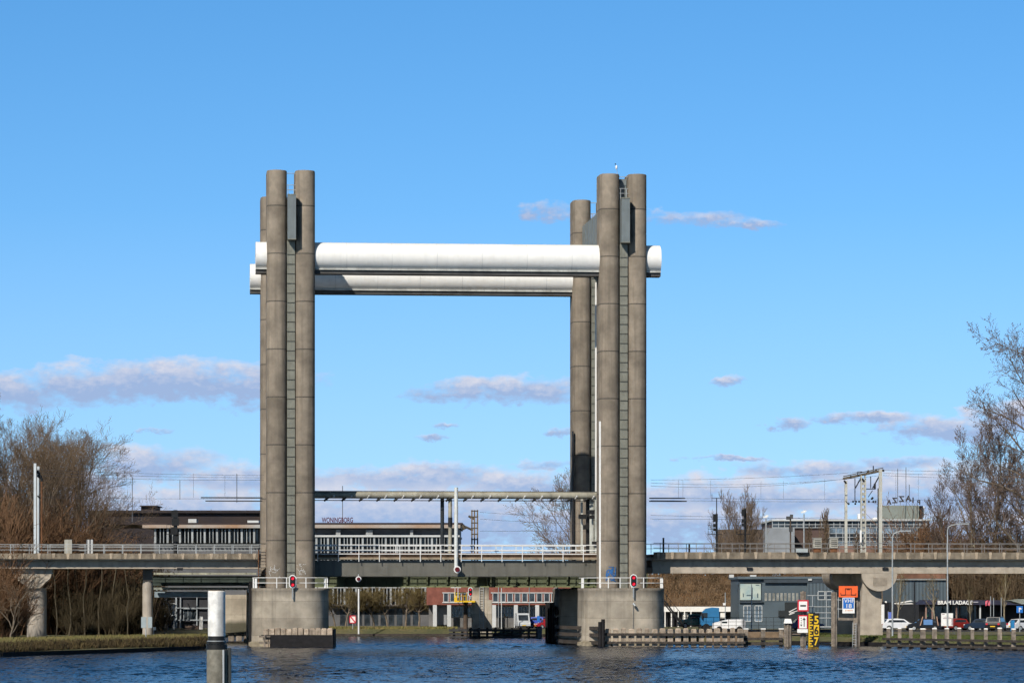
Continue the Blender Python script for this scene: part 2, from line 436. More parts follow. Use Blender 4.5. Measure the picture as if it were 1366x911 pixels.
# ------------------------------------------------------------------ towers
TOPZ=48.7; PZ=5.96
def stadium(cs,r,t0,t1,n=14):
    pts=[]
    for i in range(n+1):
        a=math.pi+math.pi*i/n; pts.append((cs+r*math.cos(a),t0+r*math.sin(a)))
    for i in range(n+1):
        a=math.pi*i/n; pts.append((cs+r*math.cos(a),t1+r*math.sin(a)))
    return pts
def tower(sc_,tc_,label,right=False,cols=(1.0,1.0)):
    base=B((sc_,tc_+1.25,PZ)); T=thing('lift_tower',base,label,'bridge tower','concrete towers of the lift bridge')
    for i,sg in enumerate((-1.44,1.44)):
        zt=TOPZ if i==0 else TOPZ
        m=MB(B); 
        m.loft(stadium(sc_+sg,cols[i],tc_,tc_+2.5),[(PZ,0),(zt-.12,0),(zt-.03,.05),(zt,.16)])
        c=m.build('column',CONC,T)
    m=MB(B); m.box(sc_-.40,sc_+.40,tc_-.5,tc_+2.5,PZ,41.5); m.build('guide_channel',STEELG,T)
    m=MB(B)
    z=PZ+.6
    while z<41:
        m.box(sc_-.40,sc_+.40,tc_-.56,tc_-.5,z,z+.07); z+=.985
    m.build('ladder',mat('dark_rungs',(.085,.085,.07),.7,.2,2),T)
    m=MB(B); m.box(sc_-.38,sc_+.46,tc_-1.9,tc_+3.0,41.55,46.0)
    h=m.build('machinery_housing',HOOD,T)
    MB(B).box(sc_-.40,sc_+.48,tc_-1.94,tc_-1.0,46.0,46.12).build('housing_trim',STEELG,h); MB(B).box(sc_-.40,sc_+.48,tc_-1.94,tc_-.8,41.47,41.56).build('housing_trim',STEELG,h)
    m=MB(B)
    for z in (46.7,47.2,48.4): m.cyl((sc_-.5,tc_-.3,z),(sc_+.5,tc_-.3,z),.035,n=6)
    for q in (-.3,.3): m.cyl((sc_+q,tc_-.3,46.0),(sc_+q,tc_-.3,47.2),.035,n=6)
    m.build('platform_rail',GALV,T)
    if right:
        m=MB(B); m.box(sc_-.42,sc_+.42,tc_+.6,tc_+.8,46.0,48.3); m.build('top_panel',HOOD,T)
    return T
S2=34.34; T2=24.9
tA=tower(0,0,'concrete bridge tower nearest on the left with white scribbles near its foot',cols=(1.03,1.03))
tB=tower(S2,0,'concrete bridge tower nearest on the right with a blue graffiti tag near its foot',True,cols=(1.03,.98))
tC=tower(0,T2,'concrete bridge tower mostly hidden behind the near left tower')
tD=tower(S2,T2,'concrete bridge tower set behind and left of the near right tower')
# graffiti on column faces
def on_col(sc_,r,px,py):
    s=sB(px,-.9); ds=max(-.98,min(.98,(s-sc_)/r)); t=-r*math.sqrt(1-ds*ds)-.006
    s=sB(px,t); return (s,t,zB(py,s,t))
def scribble(T,sc_,r,x0,x1,y0,y1,seed,n,mt,th=.03,name='graffiti'):
    rr=random.Random(seed); m=MB(B)
    for k in range(n):
        x=rr.uniform(x0,x1); y=rr.uniform(y0,y1); a=rr.uniform(0,6.28); p=None
        for j in range(7):
            q=on_col(sc_,r,min(x1,max(x0,x)),min(y1,max(y0,y)))
            if p: m.cyl(p,q,th,n=4,caps=False)
            p=q; a+=rr.uniform(-1.2,1.2); x+=1.3*math.cos(a); y+=1.3*math.sin(a)
    return m.build(name,mt,T)
scribble(tA,-1.44,1.03,359,373,753,770,1,9,mat('white_spray',(.5,.5,.48),.8,.1,2),.025)
scribble(tA,1.44,1.03,396,408,752,766,2,11,mat('white_spray',(.5,.5,.48),.8,.1,2),.025)
g_=scribble(tB,S2-1.44,1.03,808.5,821,756,775,3,34,mat('blue_spray',(.035,.14,.36),.8,.2,3),.05)
# little sensor on the top of near right tower
T=thing('wind_sensor',B((sB(823.5,1),1,TOPZ)),'small white sensor on a thin rod atop the near right tower','sensor')
s_=sB(823.5,1)
MB(B).cyl((s_,1,TOPZ),(s_-.05,1,TOPZ+.7),.025,n=6).build('rod',GALV,T)
MB(B).ball((s_-.09,1,TOPZ+.85),.14,sc=(.8,.8,1.6)).build('sensor_body',WHITE,T)
MB(B).ball((s_-.2,1,TOPZ+1.18),.07).build('sensor_tip',DARK,T)
# service galleries between near and far towers
def gallery(s0,s1,label):
    T=thing('service_gallery',B(((s0+s1)/2,3.6,41.9)),label,'service gallery','steel galleries joining near and far towers')
    MB(B).box(s0,s1,3.55,23.75,41.9,45.7).build('gallery_body',HOOD,T)
    m=MB(B)
    for k in range(14): m.box(s0-.04,s1+.04,4+k*1.45,4.08+k*1.45,41.85,45.75)
    m.build('panel_seam',STEELG,T)
gallery(S2-1.5,S2+1.2,'grey steel gallery between the two right towers high above the deck')
gallery(-1.2,2.35,'grey steel gallery hidden behind the near left tower top')
# white tubes
def tube(t,label):
    s0,s1=sB(341,1.25),sB(880,1.25); z=40.03
    T=thing('cross_tube',B(((s0+s1)/2,t,38.2)),label,'bridge tube','white tubes between the towers')
    m=MB(B); n=48; rr=1.46; a=[];b=[]
    for ss,rad in ((s0,1.0),(s0+.02,1.0),(s0,1.0)): pass
    for i in range(n):
        th=2*math.pi*i/n; a.append((s0,t+rr*math.cos(th),z+rr*math.sin(th))); b.append((s1,t+rr*math.cos(th),z+rr*math.sin(th)))
    m.add(a+b,[(i,n+i,n+(i+1)%n,(i+1)%n) for i in range(n)],True); m.add(a,[tuple(range(n))]); m.add(b,[tuple(range(n-1,-1,-1))])
    tb=m.build('tube',WHITE,T)
    for q in range(1,9):
        m=MB(B); s=s0+(s1-s0)*q/9; a=[];b=[]
        for i in range(n):
            th=2*math.pi*i/n; a.append((s-.02,t+(rr+.012)*math.cos(th),z+(rr+.012)*math.sin(th))); b.append((s+.02,t+(rr+.012)*math.cos(th),z+(rr+.012)*math.sin(th)))
        m.add(a+b,[(i,n+i,n+(i+1)%n,(i+1)%n) for i in range(n)],True)
        m.build('weld_seam',mat('seam_grey',(.62,.62,.6),.6,.1,1),tb)
    MB(B).box(s0,s1,t-.95,t+.95,38.62,38.76).build('bottom_plate',mat('plate_pale',(.52,.52,.48),.6,.25,1,streak=.5),T)
    MB(B).box(s0,s1,t-.75,t+.75,38.22,38.62).build('keel_box',mat('keel_dark',(.07,.068,.065),.7,.25,1),T)
    return T
tube(1.25,'white tube spanning the two nearer towers, the higher one in view')
tube(1.25+T2,'white tube spanning the two farther towers, seen just below the other tube')
# vertical ropes and guide rails by the right tower
s=sB(799,4.2); MB(B).box(s-.09,s+.09,4.1,4.3,zB(604,s,4.2),zB(372,s,4.2)).build('x',RUST).name='guide_strip'
tag(bpy.data.objects['guide_strip'],'rusty vertical guide strip left of the near right tower','guide rail')
s=sB(795.5,8); tag(MB(B).box(s-.13,s+.13,7.9,8.1,8,38.2).build('cable_duct',WHITE),'white vertical duct in the gap between the right towers','cable duct')
s=sB(800.3,-.3); tag(MB(B).box(s-.09,s+.09,-.42,-.2,PZ,zB(562,s,-.3)).build('guard_pole',RAILW),'white pole rising from the pier along the near right tower','pole')
s=sB(764,T2-.8); tag(MB(B).box(s-.08,s+.08,T2-1,T2-.7,PZ,zB(575,s,T2-.8)).build('cable_tray',DARK),'black tray on the left side of the farther right tower','cable tray')
# caged ladder at left of near left tower
T=thing('access_stair',B((sB(350,3),3,PZ)),'dark steel access stair left of the near left tower','stair')
m=MB(B); s0,s1=sB(345,3),sB(355,3)
for s in (s0,s1): m.cyl((s,3,PZ),(s,3,zB(733,s,3)),.06,n=6)
m.build('frame',RUST,T)
m=MB(B)
for k in range(12):
    z=PZ+.15+k*.32; m.box(s0,s1,2.8,3.4,z,z+.06)
m.build('step',DARK,T)

# ------------------------------------------------------------------ piers
def rrect(s0,s1,t0,t1,r,n=8):
    pts=[]
    for cx,cy,a0 in ((s1-r,t0+r,-90),(s1-r,t1-r,0),(s0+r,t1-r,90),(s0+r,t0+r,180)):
        for i in range(n+1):
            a=R_(a0+90*i/n); pts.append((cx+r*math.cos(a),cy+r*math.sin(a)))
    return pts
def pier(sc_,tc_,h0,h1,label):
    T=thing('bridge_pier',B((sc_,tc_+1,-1)),label,'bridge pier','concrete piers of the lift bridge')
    m=MB(B); p=rrect(sc_-h0,sc_+h1,tc_-2.6,tc_+6.5,2.4)
    m.loft(p,[(-1.5,-.05),(PZ-.35,.0),(PZ-.3,-.03),(PZ-.02,-.03),(PZ,0.02)])
    b=m.build('pier_body',PIERC,T)
    m=MB(B); m.loft(p,[(-1.5,-.35),(.35,-.35),(.5,0)]); m.build('footing',mat('wet_concrete',(.28,.24,.17),.8,.4,1,streak=.5),T)
    # railing
    rl=MB(B); q=rrect(sc_-h0+.1,sc_+h1-.1,tc_-2.45,tc_+6.3,2.3,3)
    pts=[p for p in q]
    for a,b_ in zip(pts,pts[1:]+pts[:1]):
        if (a[1]+b_[1])/2>tc_+2.2: continue
        for z in (PZ+1.05,PZ+.52): rl.cyl((a[0],a[1],z),(b_[0],b_[1],z),.035,n=6)
    s0,s1=sc_-h0+2.4,sc_+h1-2.4; k=int((s1-s0)/1.42)+1
    for i in range(k+1):
        s=s0+(s1-s0)*i/k; rl.box(s-.04,s+.04,tc_-2.49,tc_-2.41,PZ,PZ+1.06)
    for sg in (-1,1):
        e=sc_-h0+.1 if sg<0 else sc_+h1-.1
        for q in range(4):
            t=tc_-.1-.02+q*.55; rl.box(e-.04,e+.04,t-.04,t+.04,PZ,PZ+1.06)
    rl.build('railing',RAILW,T)
    return T
pA=pier(0,0,3.92,3.85,'rounded concrete pier under the near left tower with a red signal on its rail')
pB=pier(S2,0,4.25,4.2,'rounded concrete pier under the near right tower with a red signal on its rail')
pC=pier(0,T2,3.9,3.9,'concrete pier under the farther left tower behind the near one')
pD=pier(S2,T2,4.2,4.2,'shaded concrete pier under the farther right tower')
# square end board on left pier railing
s=sB(341,-.5); MB(B).box(s-.12,s+.12,-1.3,-1.2,PZ,PZ+.98).build('end_board',RAILW,pA)
s=sB(433,-.5); MB(B).box(s-.1,s+.1,-1.3,-1.2,PZ,PZ+.98).build('end_board',RAILW,pA)
# signals
def oval(w,h,n=10):
    r=w/2; pts=[]
    for i in range(n+1): a=math.pi*i/n; pts.append((r*math.cos(a),h/2-r+r*math.sin(a)))
    for i in range(n+1): a=math.pi+math.pi*i/n; pts.append((r*math.cos(a),-h/2+r+r*math.sin(a)))
    return pts
def signal(px,py,t,sc_w,h,lab,fr=B,D=None,post=1.9,lit=True):
    if fr is B: s=sB(px,t); z=zB(py,s,t); L=B((s,t,z)); fr2=lambda p:B((s+p[0],t+p[1],z+p[2]))
    else: L=(X(px,D),D,Z(py,D)); fr2=Rf(L,0)
    T=thing('traffic_signal',(L[0],L[1],L[2]-h/2),lab,'traffic signal','red river traffic signals')
    MB(fr2).prism(oval(sc_w,h),.05,.12).build('rim_board',RAILW,T)
    MB(fr2).prism(oval(sc_w*.78,h-.2),-.02,.046).build('lamp_housing',BLK,T)
    for k in (-1,1):
        MB(fr2).cyl((0,-.06,k*h*.24),(0,-.024,k*h*.24),sc_w*.22,n=14).build('red_lamp',REDL if lit else REDD,T)
        m=MB(fr2)
        for i in range(8):
            a=math.pi*i/8; b=math.pi*(i+1)/8; r=sc_w*.3
            m.add([(r*math.cos(a),-.2,k*h*.24+r*math.sin(a)),(r*math.cos(b),-.2,k*h*.24+r*math.sin(b)),(r*math.cos(b),-.02,k*h*.24+r*math.sin(b)),(r*math.cos(a),-.02,k*h*.24+r*math.sin(a))],[(0,1,2,3)])
        m.build('visor',BLK,T)
    if post:
        m=MB(fr2); m.box(-.07,.07,.13,.2,-h/2-post,-.1); m.box(-.05,.05,.2,.6,-h/2-post+.1,-h/2-post+.2); m.build('bracket',GALV,T)
    return T
signal(390.3,775.3,-3.05,.72,1.36,'red two-lamp signal on the rail of the left pier',post=1.1)
sg=signal(845.3,774.3,-3.05,.72,1.36,'red two-lamp signal on the rail of the right pier',post=1.1)
s=sB(845,-2.9)
MB(B).cyl((s,-3.0,PZ-1.6),(s+.15,-3.15,PZ-1.85),.16,.1,n=10).build('horn_speaker',GALV,sg)
MB(B).box(s-.025,s+.025,-2.72,-2.66,1.4,PZ-1.6).build('cable',mat('cable_grey',(.25,.24,.22),.7,.1,1),sg)

# ------------------------------------------------------------------ lift span (near)
sL,sR=sB(412,3.9),sB(824,3.9)
T=thing('lift_span',B(((sL+sR)/2,7,7.2)),'grey steel lift span with white railing between the near towers','bridge span','lift spans')
zb,zt=zB(768,17,3.9),zB(747.2,17,3.9)
MB(B).prism([(sL,zb),(sR-1.6,zb),(sR,zb+.7),(sR,zt),(sL,zt)],3.9,4.15).build('girder',GIRD,T)
MB(B).prism([(sL,zb),(sR-1.6,zb),(sR,zb+.7),(sR,zt),(sL,zt)],9.6,9.85).build('girder',GIRD,T)
m=MB(B)
for z in (zb-.1,zt-.02): m.box(sL,sR-1.5,3.72,4.3,z,z+.1)
MB(B).box(sL,sR-1.5,3.8,4.25,zb-.08,zb).build('flange',mat('flange_dark',(.07,.07,.06),.7,.2,1),T)
m=MB(B)
for i in range(15):
    s=sL+.6+(sR-sL-1.5)*i/14; m.box(s-.1,s+.1,4.15,9.6,zb+.25,zt-.1)
m.build('cross_beam',mat('flange_dark',(.07,.07,.06),.7,.2,1),T)
MB(B).box(sL,sR,3.55,10.2,zt+.12,zt+.34).build('deck_plate',mat('brown_deck_edge',(.17,.115,.075),.8,.3,1,streak=.4),T)
MB(B).box(sL,sR,4.6,9.2,zt+.34,zt+.62).build('ballast_trough',mat('rusty_brown',(.13,.085,.055),.9,.3,1),T)
MB(B).box(sL,sR,3.5,3.6,zt+.10,zt+.26).build('edge_strip',mat('edge_cream',(.36,.29,.2),.8,.3,1,streak=.5),T)
for rt,nm in ((3.42,'railing'),(10.3,'railing')):
    m=MB(B)
    for y in (726.8,733.6,738.8):
        z=zB(y,17,3.42); m.cyl((sL,rt,z),(sR,rt,z),.05,n=6)
    s=sL+.9
    while s<sR:
        m.box(s-.035,s+.035,rt-.03,rt+.04,zt-.15,zB(726.6,17,3.42)); s+=2.13
    m.build(nm,RAILW,T)
for rt in (5.4,6.9,):
    MB(B).box(sL,sR,rt-.04,rt+.04,zt+.62,zt+.78).build('rail',RUST,T)
# ------------------------------------------------------------------ second (green) viaduct behind
s0,s1=sB(195,14),sB(862,14)
T=thing('rear_span',B(((s0+s1)/2,17,6)),'green girder bridge seen low behind the near lift span','bridge span')
gz0,gz1=zB(783,10,14),zB(768,10,14)
s0m=sB(395,14)
MB(B).box(s0m,s1,14,14.2,gz0+.1,gz1+.9).build('girder',GREEN,T)
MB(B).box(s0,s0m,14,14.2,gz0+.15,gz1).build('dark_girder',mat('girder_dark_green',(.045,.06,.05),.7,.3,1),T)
MB(B).box(s0m,s1,13.6,14.5,gz0,gz0+.12).build('flange',mat('flange_green',(.19,.21,.10),.6,.2,1),T)
m=MB(B)
s=s0m+1
while s<s1: m.add([(s,13.5,gz1+.9),(s,14,gz1+.9),(s,14,gz0+.1),(s,13.75,gz0+.1),(s+.14,13.5,gz1+.9),(s+.14,14,gz1+.9),(s+.14,14,gz0+.1),(s+.14,13.75,gz0+.1)],[(0,1,2,3),(7,6,5,4),(0,3,7,4),(0,4,5,1)]); s+=2.15
m.build('stiffener',GREEN,T)
MB(B).box(s0,s1,12.9,23.6,gz1+.9,gz1+1.3).build('deck_slab',DECKC,T)  # slab widened and run on to shade the farther right pier
z=zB(764.7,-10,12.9); MB(B).box(sB(205,12.9),sB(342,12.9),12.6,12.9,z-.12,z+.08).build('lit_flange',mat('pale_green_flange',(.42,.42,.33),.6,.3,1,streak=.4),T)  # pale tone puts the sunlit look into this flange
# lower pipe rails left of the left tower
T=thing('pipe_bridge',B((sB(270,20),20,3)),'pale pipes and a blue grey beam crossing under the left deck','pipe bridge')
z=zB(784,-8,20); m=MB(B).box(sB(205,20),sB(334,20),19.8,20.2,z-.18,z+.05); m.build('pipe',mat('pipe_pale',(.30,.32,.27),.6,.3,1),T)
z=zB(791.5,-8,21); m=MB(B).box(sB(206,21),sB(282,21),20.8,21.2,z-.4,z+.22); m.build('beam',mat('beam_bluegrey',(.28,.34,.37),.6,.2,1),T)
z=zB(787,-8,22); m=MB(B)
for k in range(22): s=sB(208+k*5.6,22); m.box(s,s+.16,21.9,22.1,z,z+.3)
m.build('bracket',mat('beam_bluegrey',(.2,.2,.2),.6,.2,1),T)
s=sB(331.5,18); MB(B).box(s-.1,s+.1,17.9,18.1,zB(790,s,18),zB(776,s,18)).build('post',RAILW,T)
# beacon post on the span
s=sB(608.5,3.3)
T=thing('beacon_post',B((s,3.3,zB(759,s,3.3))),'tall pale post on the lift span with a round dark red beacon at its foot','beacon','round beacons')
MB(B).cyl((s,3.3,zB(756,s,3.3)),(s,3.3,zB(650,s,3.3)),.2,n=12).build('post',mat('post_pale',(.62,.64,.62),.5,.1,1),T)
zz=zB(759.3,s,3.3)
MB(B).cyl((s+.1,3.1,zz),(s+.1,3.25,zz),.37,n=24).build('ring',RAILW,T)
MB(B).cyl((s+.1,3.0,zz),(s+.1,3.097,zz),.25,n=20).build('lens',REDD,T)
s=sB(478,3.4); zz=zB(772,s,3.4)
T=thing('hanging_beacon',B((s,3.3,zz-.3)),'small round beacon hanging below the lift span left of its middle','beacon','round beacons')
MB(B).cyl((s,3.1,zz),(s,3.25,zz),.29,n=24).build('ring',RAILW,T)
MB(B).cyl((s,3.0,zz),(s,3.097,zz),.19,n=20).build('lens',REDD,T)
MB(B).box(s-.04,s+.04,3.26,3.4,zz,zz+.5).build('hanger',GALV,T)
D=452; tag(MB().cyl((X(478.5,D),D,.3),(X(478.5,D),D,Z(785,D)),.11,n=8).build('white_post',RAILW),'white post standing at the far bank right of the crossed sign','post')

# overhead line portal over the span
s0,s1=sB(418,6.5),sB(812,6.5); zc=zB(660.5,17,6.5)
T=thing('overhead_line_beam',B(((s0+s1)/2,6.5,9)),'long pale overhead line beam with insulators above the lift span','overhead beam')
MB(B).cyl((s0,6.5,zc),(s1,6.5,zc),.36,n=16).build('beam',mat('beam_cream',(.36,.34,.27),.6,.35,.5,streak=.4),T)
MB(B).box(s0,s1,6.6,6.75,zc+.32,zc+.44).build('top_rail',mat('beam_dark',(.06,.06,.06),.6,.3,.5),T)
MB(B).cyl((s0,6.3,zc-.56),(s1,6.3,zc-.56),.045,n=6).build('contact_wire',DARK,T)
s=s0+1.2
while s<s1:
    m=MB(B); m.cyl((s-.1,6.3,zc-.62),(s+.15,6.3,zc-.45),.12,n=6); m.cyl((s+.1,6.2,zc-.5),(s+.4,6.15,zc-.28),.09,n=6); m.ball((s+.1,6.2,zc-.47),.13,6,4)
    m.build('insulator',BLK,T)
    m=MB(B); m.ball((s+.95,5.95,zc-.12),.13,6,4); m.cyl((s+.75,6.0,zc-.36),(s+.95,5.95,zc-.1),.06,n=6); m.build('insulator',mat('insulator_grey',(.5,.5,.48),.5,.2,1),T)
    s+=1.82
s=sB(590,7.5); MB(B).cyl((s,7.5,zt+.3),(s,7.5,zc),.2,n=8).build('support_post',mat('post_black',(.025,.03,.035),.5,.1,1),T)
s=sB(600.5,6.5); MB(B).cyl((s,6.5,zt+.3),(s,6.5,zc),.2,n=8).build('support_post',mat('beam_cream2',(.36,.34,.27),.6,.35,.5),T)
MB(B).cyl((s,6.4,zB(702,s,6.4)),(s,6.4,zB(690,s,6.4)),.23,n=8).build('band',DARK,T)
for px,tt,w in ((776,8,.11),(789,7,.2),(795,6.2,.12)):
    s=sB(px,tt); MB(B).box(s-w,s+w,tt-.1,tt+.1,zt+.3,zc-.2).build('support_post',mat('post_pale2',(.5,.51,.46),.5,.2,1,streak=.4),T)
m=MB(B)
for px,y0,y1,tt in ((791,680,686,6.5),(791,687,692,6.5),(783,700,706,7.5),(777,686,692,7.5),(795,722,726,6)):
    s=sB(px,tt); m.box(s-.45,s+.45,tt-.3,tt-.1,zB(y1,s,tt),zB(y0,s,tt))
s=sB(785,7.6); m.box(s-.25,s+.25,7.6,7.8,zt+.3,zc-.3)
m.build('clamp',BLK,T)
# contact rails sticking out beyond the towers
for a,b,y,lab in ((268,350,663.5,'upper dark contact rail left of the near left tower'),(274,350,668,'lower dark contact rail left of the near left tower'),(866,914,664.3,'upper dark contact rail right of the near right tower'),(866,916,668.3,'lower dark contact rail right of the near right tower')):
    sa,sb=sB(a,6.3),sB(b,6.3); z=zB(y,sa,6.3)
    m=MB(B); m.box(sa,sb,6.25,6.35,z-.06,z+.06); 
    tag(m.build('contact_rail',mat('rail_dark',(.05,.05,.05),.6,.2,1)),lab,'contact rail','contact rails beside the towers')

# ------------------------------------------------------------------ approach viaducts
def viaduct(pxa,pxb,label,yt0,yt1,yb,ybm,right):
    sa,sb=sB(pxa,3.2),sB(pxb,3.2); sm=sB(870 if right else 340,3.2)
    T=thing('approach_viaduct',B(((sa+sb)/2,7,7)),label,'viaduct','concrete approach viaducts')
    zt_=zB(yt0,sm,3.2); zp=zB(yt1,sm,3.2); zb_=zB(yb,sm,4.1); zl=zB(ybm,sm,4.1)
    MB(B).box(sa,sb,3.2,3.4,zp,zt_).build('parapet',PARA,T)
    m=MB(B); s=sa+.5
    while s<sb: 
        m.add([(s-.17,3.16,zt_+.02),(s+.17,3.16,zt_+.02),(s+.1,3.16,zp),(s-.1,3.16,zp),(s-.17,3.2,zt_+.02),(s+.17,3.2,zt_+.02),(s+.1,3.2,zp),(s-.1,3.2,zp)],[(3,2,1,0),(0,1,5,4),(1,2,6,5),(0,4,7,3)])
        s+=1.47
    m.build('bracket',PARL,T)
    MB(B).box(sa,sb,3.4,10.6,zp-.12,zp+.2).build('deck_slab',DECKC,T)
    MB(B).box(sa,sb,4.35,4.6,zl,zp-.12).build('web',DECKC,T)
    MB(B).box(sa,sb,4.1,9.6,zb_,zl).build('box_girder',DECKC,T)
    MB(B).box(sa,sb,9.4,9.6,zl,zp-.12).build('web',DECKC,T)
    # railing
    for rt in (3.3,10.4):
        m=MB(B)
        for dz in (.42,.75,.98) if not right else (.5,1.0): m.cyl((sa,rt,zt_+dz-.05),(sb,rt,zt_+dz-.05),.03,n=5)
        s=sa+.7
        while s<sb: m.box(s-.03,s+.03,rt-.02,rt+.03,zt_-.05,zt_+.95); s+=1.9
        m.build('railing',GALV if not right else mat('railing_thin',(.22,.21,.2),.6,.2,1),T)
    # track bed
    MB(B).box(sa,sb,5,9.5,zp+.2,zp+.5).build('ballast',mat('ballast_brown',(.12,.085,.06),.95,.4,3),T)
    return T,zt_,zb_
vL,vzt,vzb=viaduct(-70,348,'concrete approach viaduct left of the near left tower',738.2,745.6,758.3,756.0,False)
vR,wzt,wzb=viaduct(872,1440,'concrete approach viaduct right of the near right tower',736.2,745.2,764.4,755.5,True)
# viaduct joint boxes
m=MB(B)
for px,y in ((240,757),(1000,756.5),(1181,756.5)):
    s=sB(px,4.0); m.box(s-.3,s+.3,3.95,4.098,zB(y+3.5,s,4),zB(y,s,4))
m.build('joint_box',DARK,vR)
# hammerhead pier on the right, two in depth
def hammer(tt,label,px0,px1,yb,col,dx):
    s0,s1=sB(px0,tt),sB(px1,tt); c=(s0+s1)/2; r=(s1-s0)/2; zt_=wzb-.003
    T=thing('viaduct_pier',B((c,tt+2,GZ)),label,'viaduct pier','hammerhead piers of the right viaduct')
    pts=[(c+r*math.cos(math.pi+math.pi*i/24),zt_+(r*.98)*math.sin(math.pi+math.pi*i/24)) for i in range(25)]
    MB(B).prism(pts,tt,tt+6,smooth=False).build('cap',col,T)
    w=1.3
    MB(B).box(c+dx-w,c+dx+w,tt+.9,tt+4.6,GZ-.3,zt_-.3,top=(c+dx-w+.5,c+dx+w-.2,tt+.9,tt+4.6)).build('shaft',col,T)
    return T
h1=hammer(4.12,'concrete pier with a lit half-round cap behind the orange sign, right viaduct',1149.5,1197,787,DECKC,-.75)
h2=hammer(11.2,'shaded concrete pier with half-round cap, left of the lit one',1109.5,1156,787,DECKC,.1)
s=sB(1174,4.1); MB(B).box(s-.75,s+.75,4.09,4.118,zB(781,s,4.6),zB(770,s,4.6)).build('cap_panel',mat('panel_dark_conc',(.30,.255,.20),.9,.2,2),h1)
# left cylindrical pier with slanted cap
s0,s1=sB(14,4.7),sB(71,4.7); c=sB(49,6); 
T=thing('viaduct_pier',B((c,6,GZ)),'round concrete pier with a sloping cap on the left grassy bank','viaduct pier','round piers of the left viaduct')
MB(B).prism([(s0,vzb),(s1,vzb),(sB(67,4.7),zB(771,c,5)),(sB(53,4.7),zB(784,c,5)),(sB(38,4.7),zB(784,c,5)),(sB(20,4.7),zB(771,c,5))],4.7,8.7).build('cap',DECKC,T)
MB(B).cyl((c,6,-.2),(c,6,zB(784,c,6)),1.02,n=32).build('shaft',mat('shaft_concrete',(.40,.35,.29),.9,.2,.7,streak=.4),T)
c=sB(197,6)
T=thing('viaduct_pier',B((c,6,GZ)),'slim round concrete pier behind the twin grey sign boards','viaduct pier','round piers of the left viaduct')
MB(B).cyl((c,6,-.2),(c,6,zB(775,c,6)),.54,n=24).build('shaft',mat('shaft_concrete',(.40,.35,.29),.9,.2,.7,streak=.4),T)
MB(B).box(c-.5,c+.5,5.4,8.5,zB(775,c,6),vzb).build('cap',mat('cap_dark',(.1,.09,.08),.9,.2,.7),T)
c2=sB(205,18)
# concrete abutment wall left of left pier
D=400; m=MB().box(X(299,D),X(333,D),D,D+8,.9,Z(793,D))
tag(m.build('abutment_wall',PIERC),'pale concrete abutment wall between the white pile and the left pier','abutment')
tag(MB(B).box(sB(332,3),sB(337.5,3),3,3.4,0,zB(775,-4,3)).build('gap_shadow_strip',TIMBK),'black strip standing for the shadowed gap left of the left pier','shadow strip')  # black strip added in place of the shade in the gap

# ------------------------------------------------------------------ fenders
def fender(name,pts,zt,zrails,step,label,group,pw=.34,mp=None,mr=None,caps=None,ph=None):
    """pts: list of world (x,y) forming the line"""
    T=thing(name,(pts[0][0],pts[0][1],-.5),label,'timber fender',group)
    mp=mp or TIMB; mr=mr or TIMBD
    for a,b in zip(pts[:-1],pts[1:]):
        d=Vector((b[0]-a[0],b[1]-a[1],0)); L=d.length; ang=math.atan2(d.y,d.x); f=Rf((a[0],a[1],0),ang)
        k=max(1,int(round(L/step)))
        rr=random.Random(int(L*100))
        for i in range(k):
            x=(i+.5)*L/k; w=pw*rr.uniform(.85,1.12); h=rr.uniform(-.08,.05)
            m=MB(f); m.box(x-w,x+w,.16,.16+1.4*w,-1,zt+h-.12); m.box(x-w,x+w,.16,.16+1.4*w,zt+h-.12,zt+h,top=(x-w*.7,x+w*.7,.24,.1+1.3*w))
            m.build('pile',mp,T)
        for z0,z1 in zrails:
            MB(f).box(-.1,L+.1,-.12,.14,z0,z1).build('rail',mr,T)
    return T
def wl(l): return [(X(px,D),D) for px,D in l]
# left pier fender : boarded, black face
f1=fender('pier_fender',wl([(350,365.0),(443,363.2)]),Z(837.5,364),[(.95,1.22)],.62,'fender with pale pile tops and black boarding before the left pier','pier fenders',.26,mp=TIMBP,mr=TIMBK)
MB().box(X(361,363.8),X(443.5,363.0),362.7,362.95,-.6,Z(847,363)).build('black_boarding',TIMBK,f1)
MB().box(X(443.5,363.0),X(444.3,363.0),362.7,368.95,-.6,Z(839,363)).build('end_boarding',TIMBK,f1)
m=MB()
for y in (848.5,857): m.box(X(346,363),X(361,363),362.6,362.9,Z(y+1.2,363),Z(y-1.2,363))
m.box(X(352.5,363),X(354.5,363),362.4,362.6,-.5,Z(846,363)); m.build('cross_rail',TIMB,f1)
# right pier fender
fender('pier_fender',wl([(806,366.5),(993,366.5)]),Z(837.5,366.5),[(Z(847.6,366.5),Z(844.2,366.5)),(Z(858,366.5),Z(855.2,366.5))],.80,'long timber fender of pale piles and dark rails before the right pier','pier fenders',.28,mp=TIMBP,mr=TIMBD)
f=fender('side_fender',wl([(743,386),(752,378),(803,367)]),.4,[(Z(839,375),Z(834.5,375)),(Z(848,375),Z(843.5,375)),(Z(858,375),Z(853.5,375))],2.6,'slanting dark timber rails beside the left flank of the right pier','pier fenders',.2,mp=TIMBD,mr=TIMBD)
for px,y0 in ((800.5,829),(804.5,825.5)):
    MB().cyl((X(px,366),366,-1),(X(px,366),366,Z(y0,366)),.2,n=10).build('post',TIMBK,f)
T=thing('flank_shade_boards',B((S2-4.35,T2+2,-.5)),'black boards added to darken the river side of the farther right pier','pier fender','pier fenders')  # boards added to blacken the flank where shade lies
for z0,z1 in ((-.6,.7),(.95,1.75),(2.0,2.8),(3.1,3.9)): MB(B).box(S2-4.55,S2-4.32,T2-1.5,T2+6.5,z0,z1).build('board',TIMBK,T)
